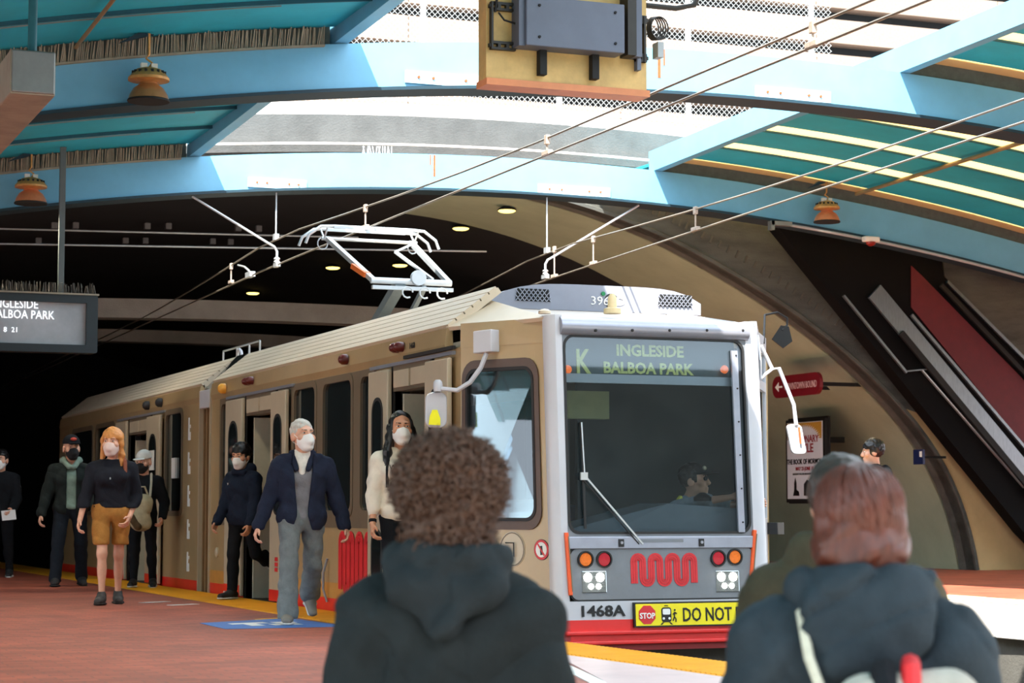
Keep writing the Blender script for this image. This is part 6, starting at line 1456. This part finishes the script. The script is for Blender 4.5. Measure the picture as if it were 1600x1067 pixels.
# ---- person at the far left edge
def edge_person():
    p = on_z(-2, 902); P = Person('person in black jacket and white mask holding paper at the dark platform end', (p.x, p.y, 0), facing_cam(p, -10), 1.86, headyaw=-10, legs={-1: (4, 3, 4), 1: (-4, 3, 8, 6)}, arms={-1: (10, 10, 30, 0), 1: (14, 12, 42, -6)})
    P.body(SKIN); P.face(); P.mask(MASKW); f = Fld(.015); P.legsf(f, .016); P.torso(f, 0); P.put('trousers', f, BLK, noise=.004, clip=P.clipz(.05, P.pel[2]+.06)); f = Fld(.015); P.torso(f, .036); P.armsf(f, .028, bulk=.012); P.put('jacket', f, BLK, noise=.006, clip=P.clipz(P.pel[2]-.10, P.pel[2]+.54)); hair_short(P, BLKH, .05); P.shoes(SNK, SOLE)
    sh, e, w, d = P.arms[1]; c = (w+d*.1)*P.k; t = thing('paper_sheet', 'white sheet of paper held by the person at the dark end of the platform', 'paper', P.root.location, P.root.rotation_euler.z); MB().obox(tuple(c+np.array([-.02, -.02, -.03])), (.10, 0, .01), (0, .003, 0), (-.01, 0, .07)).build('sheet', m_wl, t, local=True); P.tube('sleeve_badge', [sh+(e-sh)*.4+np.array([.06, -.03, 0]), sh+(e-sh)*.4+np.array([.072, -.04, 0])], .025, m_steel, n=10)
edge_person()
# ---- person on the far platform, seen from the side
def far_person():
    q = at_depth(1366, 720, 26.5); P = Person('person in black hat and black coat walking on the far platform', (q.x, q.y, 0), facing_cam((q.x, q.y), -82), 1.86, legs={-1: (12, 2, 6), 1: (-12, 2, 16, 20)}, arms={-1: (12, 6, 20, 2), 1: (-10, 6, 16, 2)}, headpitch=4)
    P.body(SKIN); P.face(); f = Fld(.015); P.legsf(f, .018); P.torso(f, 0); P.put('trousers', f, BLK, clip=P.clipz(.05, P.pel[2]+.06)); f = Fld(.014); P.torso(f, .045); P.armsf(f, .032, bulk=.012); f.ell(P.U((0, .13, .40)), (.12, .08, .14), k=.04); P.put('coat', f, BLK, noise=.006, clip=P.clipz(P.pel[2]-.2, P.pel[2]+.56)); hair_short(P, BLKH, .035, vol=.012, low=-.10); P.shoes(SNK, SOLE)
far_person()
# ---- driver in the cab
def driver():
    h = FPB(1082, 745, .75); P = Person('train driver in dark cap and grey shirt leaning over the cab dashboard', (h.x-.10, h.y+.12, -.02), 42, 1.70, lean=14, headyaw=6, headpitch=-4, legs={-1: (86, 4, 86), 1: (86, 4, 86)}, arms={-1: (106, 4, -8, 2), 1: (98, 8, -4, 4)}, res=.012)
    dz = (h.z-P.hp(0, 0, .03)[2]*P.k); P.root.location.z += dz
    P.body(SKIN); P.face((30, 22, 20)); f = Fld(.013); P.legsf(f, .016); P.torso(f, .0); P.put('trousers', f, BLK, clip=P.clipz(None, P.pel[2]+.06)); f = Fld(.012); P.torso(f, .028); P.armsf(f, .026, bulk=.012, end=.02); P.put('shirt', f, cloth('grey_shirt', (150, 156, 164)), noise=.004, clip=P.clipz(P.pel[2]-.06, P.pel[2]+.56))
    f = Fld(.006); f.cap(P.hp(-.02, -.085, .014), P.hp(.02, -.085, .014), .018, k=.01); f.ell(P.hp(.033, -.09, .012), (.026, .012, .016), k=.01, rot=P.HR); f.ell(P.hp(-.033, -.09, .012), (.026, .012, .016), k=.01, rot=P.HR); P.put('sunglasses', f, m_dark)
    hair_short(P, BLKH, .06, vol=.006, low=-.04); cap_on(P, BLK, True, mat('cream_patch', (226, 210, 180), .6)); P.shoes(SNK, SNK); P.tube('shoulder_patch', [P.U((-.19, .02, .50)), P.U((-.15, .02, .525))], .02, mat('yellow_patch', (230, 220, 90), .6))
    return P
_d = driver()
ds_ = thing('driver_seat', 'dark driver seat behind the cab dashboard', 'seat', (_d.root.location.x, _d.root.location.y, -.02), R(42))
zz = _d.pel[2]*_d.k+_d.root.location.z-.11
MB().box(-.24, .24, -.2, .25, zz-.08-(-.02), zz-(-.02)).build('cushion', m_dark, ds_, local=True, bevel=.02); MB().box(-.22, .22, .2, .28, zz+.02, zz+.45).build('backrest', m_dark, ds_, local=True, bevel=.02); MB().box(-.06, .06, -.06, .06, 0, zz-.06).build('post', m_dark, ds_, local=True)

# ---- foreground people seen from behind, standing on the lower forecourt
FLZ = -.65
def curl_hair(P, name, m, c, rad, n, r=.006, size=.02, seed=1, zlow=-.2):
    rng = random.Random(seed); mb = MB()
    for i in range(n):
        u = rng.uniform(-1, 1); t = rng.uniform(0, 6.283); q = math.sqrt(1-u*u); d = np.array([q*math.cos(t), q*math.sin(t), u])
        if d[2]*rad[2] < zlow or (d[1] < -.55 and d[2] < .35): continue
        p0 = c+d*np.array(rad)*rng.uniform(.84, 1.0); a = np.cross(d, [0, 0, 1.0]); a = a/(np.linalg.norm(a)+1e-6); b = np.cross(d, a); ph = rng.uniform(0, 6.28); s_ = size*rng.uniform(.6, 1.3); pts = []
        for k in range(8): an = ph+k*.95; pts.append(tuple((p0+d*(k*.004*rng.uniform(.6, 1.6))+a*s_*math.cos(an)*.8+b*s_*math.sin(an)*.8)*P.k))
        mb.tube(pts, [r*.8, r, r, r, r*.9, r*.8, r*.6, r*.3], 4, cap=False)
    o = mb.build(name, m, P.root, smooth=True, local=True); o['kind'] = 'stuff'; return o
def fg_curly():
    q = at_depth(702, 683, 5.5); top = q.z; H = 1.80; P = Person('person with big curly brown hair in a dark hooded jacket, seen from behind', (q.x, q.y, FLZ), facing_cam((q.x, q.y), 176), H, res=.011, headpitch=6, arms={-1: (4, 15, 14, 10), 1: (4, 15, 14, 10)}, width=1.0, drop=.055, hs=1)
    dz = (top-FLZ-.045)/((P.hc[2]+.125)*P.k); P.k *= dz
    P.body(SKIN, curl=60); P.mask(MASKW)
    f = Fld(.015); P.legsf(f, .02, flare=.01); P.torso(f, .0); P.put('jeans', f, cloth('dark_jeans', (30, 36, 44)), clip=P.clipz(.05, P.pel[2]+.06))
    JK = cloth('charcoal_jacket', (34, 38, 39), var=.22, scale=9); f = Fld(.010); P.torso(f, .062); P.armsf(f, .042, bulk=.028); P.put('jacket', f, JK, noise=.009, nf=38, clip=P.clipz(P.pel[2]-.2, P.pel[2]+.58), seed=5)
    U = P.U; f = Fld(.009)
    for a in np.linspace(0, 6.283, 17)[:-1]:
        b = a+.4; g = lambda t: U((.125*math.cos(t), .01+.105*math.sin(t), .515+.012*math.sin(t)))
        f.cap(g(a), g(b), .040, k=.03)
    f.cap(U((-.125, .10, .485)), U((0, .165, .36)), .038, .030, k=.05); f.cap(U((.125, .10, .485)), U((0, .165, .36)), .038, .030, k=.05); f.cap(U((-.10, .14, .45)), U((.10, .14, .45)), .036, k=.05)
    P.put('hood', f, cloth('charcoal_hood', (38, 42, 44), var=.2, scale=9), noise=.009, nf=48)
    f = Fld(.010); f.cap(U((-.085, .03, .54)), U((.085, .03, .54)), .03, k=.02, sc=(1, 1.8, 1)); P.put('hood_lining', f, cloth('grey_lining', (84, 88, 90)))
    HB = mat('curly_brown_hair', (84, 56, 41), .6, var=.35, scale=45); c = P.hp(0, .01, .045); f = Fld(.008); f.ell(c, (.122, .122, .118), k=.02); f.ell(P.hp(0, .05, -.06), (.100, .080, .090), k=.04); f.ell(P.hp(0, .045, -.13), (.098, .072, .085), k=.04)
    hc = P.hc
    def cut(D, X, Y, Z): return np.maximum(D, -np.maximum(Y-hc[1]+.05+0*X, np.maximum(Z-hc[2]-.04+0*X, np.abs(X-hc[0])-.075))).astype(np.float32)
    h = P.put('hair', f, HB, noise=.012, nf=62, clip=cut); curl_hair(P, 'curls', HB, c, (.128, .130, .122), 2600, r=.0042, size=.016); curl_hair(P, 'nape_curls', HB, P.hp(0, .045, -.11), (.105, .082, .10), 700, r=.0042, size=.014, seed=3)
    P.shoes(SNK, SOLE); return P
fg_curly()
def fg_hood():
    q = at_depth(1342, 722, 5.0); top = q.z; P = Person('person with short auburn hair in a slate hooded jacket with a bag, seen from behind', (q.x, q.y, FLZ), facing_cam((q.x, q.y), 186), 1.75, res=.011, headpitch=8, headyaw=0, arms={-1: (8, 18, 14, 12), 1: (8, 22, 14, 16)}, width=1.06, drop=.06, hs=1)
    P.k *= (top-FLZ-.012)/((P.hc[2]+.135)*P.k); P.body(SKIN); P.mask(MASKW)
    f = Fld(.015); P.legsf(f, .02); P.torso(f, .0); P.put('jeans', f, cloth('dark_jeans', (30, 36, 44)), clip=P.clipz(.05, P.pel[2]+.06))
    JK = cloth('slate_jacket', (44, 52, 58), var=.2, scale=8); f = Fld(.010); P.torso(f, .068); P.armsf(f, .050, bulk=.034); P.put('jacket', f, JK, noise=.010, nf=34, clip=P.clipz(P.pel[2]-.2, P.pel[2]+.58), seed=8)
    U = P.U; f = Fld(.009)
    for a in np.linspace(0, 6.283, 17)[:-1]:
        b = a+.4; g = lambda t: U((.135*math.cos(t), .01+.11*math.sin(t), .500+.02*math.sin(t)))
        f.cap(g(a), g(b), .048, k=.03)
    f.ell(U((0, .145, .415)), (.155, .062, .105), k=.06); f.cap(U((-.07, .155, .345)), U((.07, .155, .345)), .045, k=.05); f.cap(U((-.10, .10, .485)), U((.10, .10, .485)), .05, k=.05)
    P.put('hood', f, JK, noise=.011, nf=42)
    AH = mat('auburn_hair', (86, 38, 22), .45, var=.45, scale=30, streak=(3, 3, .5)); f = Fld(.007); f.ell(P.hp(0, .02, .035), (.102, .116, .108), k=.02, rot=P.HR); f.ell(P.hp(0, .05, -.075), (.102, .075, .085), k=.05, rot=P.HR); f.ell(P.hp(-.085, .02, -.05), (.03, .06, .07), k=.03); f.ell(P.hp(.085, .02, -.05), (.03, .06, .07), k=.03)
    hc = P.hc
    def cut(D, X, Y, Z): return np.maximum(D, -np.maximum(Y-hc[1]+.055+0*X, np.maximum(Z-hc[2]-.045+0*X, np.abs(X-hc[0])-.075))).astype(np.float32)
    P.put('hair', f, AH, noise=.006, nf=60, clip=cut)
    rng = random.Random(5); mb = MB()      # combed locks
    for i in range(420):
        t = rng.uniform(0, 6.283); u = rng.uniform(-.5, .95); qd = math.sqrt(1-u*u); d = np.array([qd*math.cos(t), qd*math.sin(t), u])
        if d[1] < -.5 and d[2] < .4: continue
        pts = []
        for k in range(7):
            uu = u-k*.11; dd = np.array([math.cos(t+.03*k)*math.sqrt(max(.05, 1-uu*uu)), math.sin(t+.03*k)*math.sqrt(max(.05, 1-uu*uu)), uu]); pts.append(tuple((P.hp(0, .02, .035)+dd*np.array((.104, .118, .110))*(1.0+.01*rng.random()+(.02 if k == 6 else 0)))*P.k))
        mb.tube(pts, [.002, .005, .0065, .0065, .006, .004, .0015], 5, cap=False)
    o = mb.build('hair_locks', AH, P.root, smooth=True, local=True); o['kind'] = 'stuff'
    P.tube('bag_strap', [U((.15, .10, .46)), U((.14, .20, .36)), U((.09, .215, .22)), U((.05, .2, .1))], .012, cloth('pale_strap', (206, 200, 180))); P.shoes(SNK, SOLE); return P
_fh = fg_hood()
bt = thing('backpack', 'pale grey backpack with red handle worn by the person with auburn hair', 'bag', _fh.root.location, _fh.root.rotation_euler.z)
U = _fh.U; kk = _fh.k; c = U((-.07, .29, .19)); f = Fld(.012); f.cap(c+np.array([-.09, 0, .02]), c+np.array([.09, 0, .02]), .10, k=.03, sc=(1, .8, 1.3)); f.cap(c+np.array([-.08, 0, -.18]), c+np.array([.08, 0, -.18]), .11, k=.05, sc=(1, .8, 1)); V, F = f.mesh(noise=.004); np_obj('bag_body', [(V*kk, F)], cloth('pale_grey_canvas', (176, 168, 156)), bt)
MB().tube([tuple((c+np.array(v))*kk) for v in ((-.005, .06, .08), (-.005, .03, .155), (-.01, -.01, .165), (-.01, -.04, .12))], .022, 8).build('bag_handle', mat('red_webbing', (206, 30, 34), .6), bt, smooth=True, local=True)
MB().tube([tuple((c+np.array(v))*kk) for v in ((.05, .06, .08), (.055, .02, .15), (.05, -.03, .12))], .03, 8).build('bag_flap', BLK, bt, smooth=True, local=True)
def fg_olive():
    q = at_depth(1322, 716, 6.3); top = q.z; P = Person('person in an olive brown coat standing behind the person with auburn hair', (q.x-.02, q.y, FLZ), facing_cam((q.x, q.y), 172), 1.75, res=.013, arms={-1: (4, 16, 12, 10), 1: (4, 14, 12, 8)}, width=1.08, drop=.04, hs=1)
    P.k *= (top-FLZ-.0)/((P.hc[2]+.135)*P.k); P.body(SKIN); f = Fld(.015); P.legsf(f, .02); P.torso(f, .0); P.put('jeans', f, cloth('dark_jeans', (30, 36, 44)), clip=P.clipz(.05, P.pel[2]+.06)); f = Fld(.012); P.torso(f, .055); P.armsf(f, .042, bulk=.03); f.cap(P.U((-.08, .02, .52)), P.U((.08, .02, .52)), .07, k=.05); P.put('coat', f, cloth('olive_brown_coat', (74, 66, 50), var=.25, scale=7), noise=.009, nf=20, clip=P.clipz(P.pel[2]-.3, P.pel[2]+.60)); hair_short(P, mat('dark_brown_hair', (60, 44, 36), .5, var=.3, scale=40), .04, vol=.012, low=-.10); P.shoes(SNK, SOLE)
fg_olive()
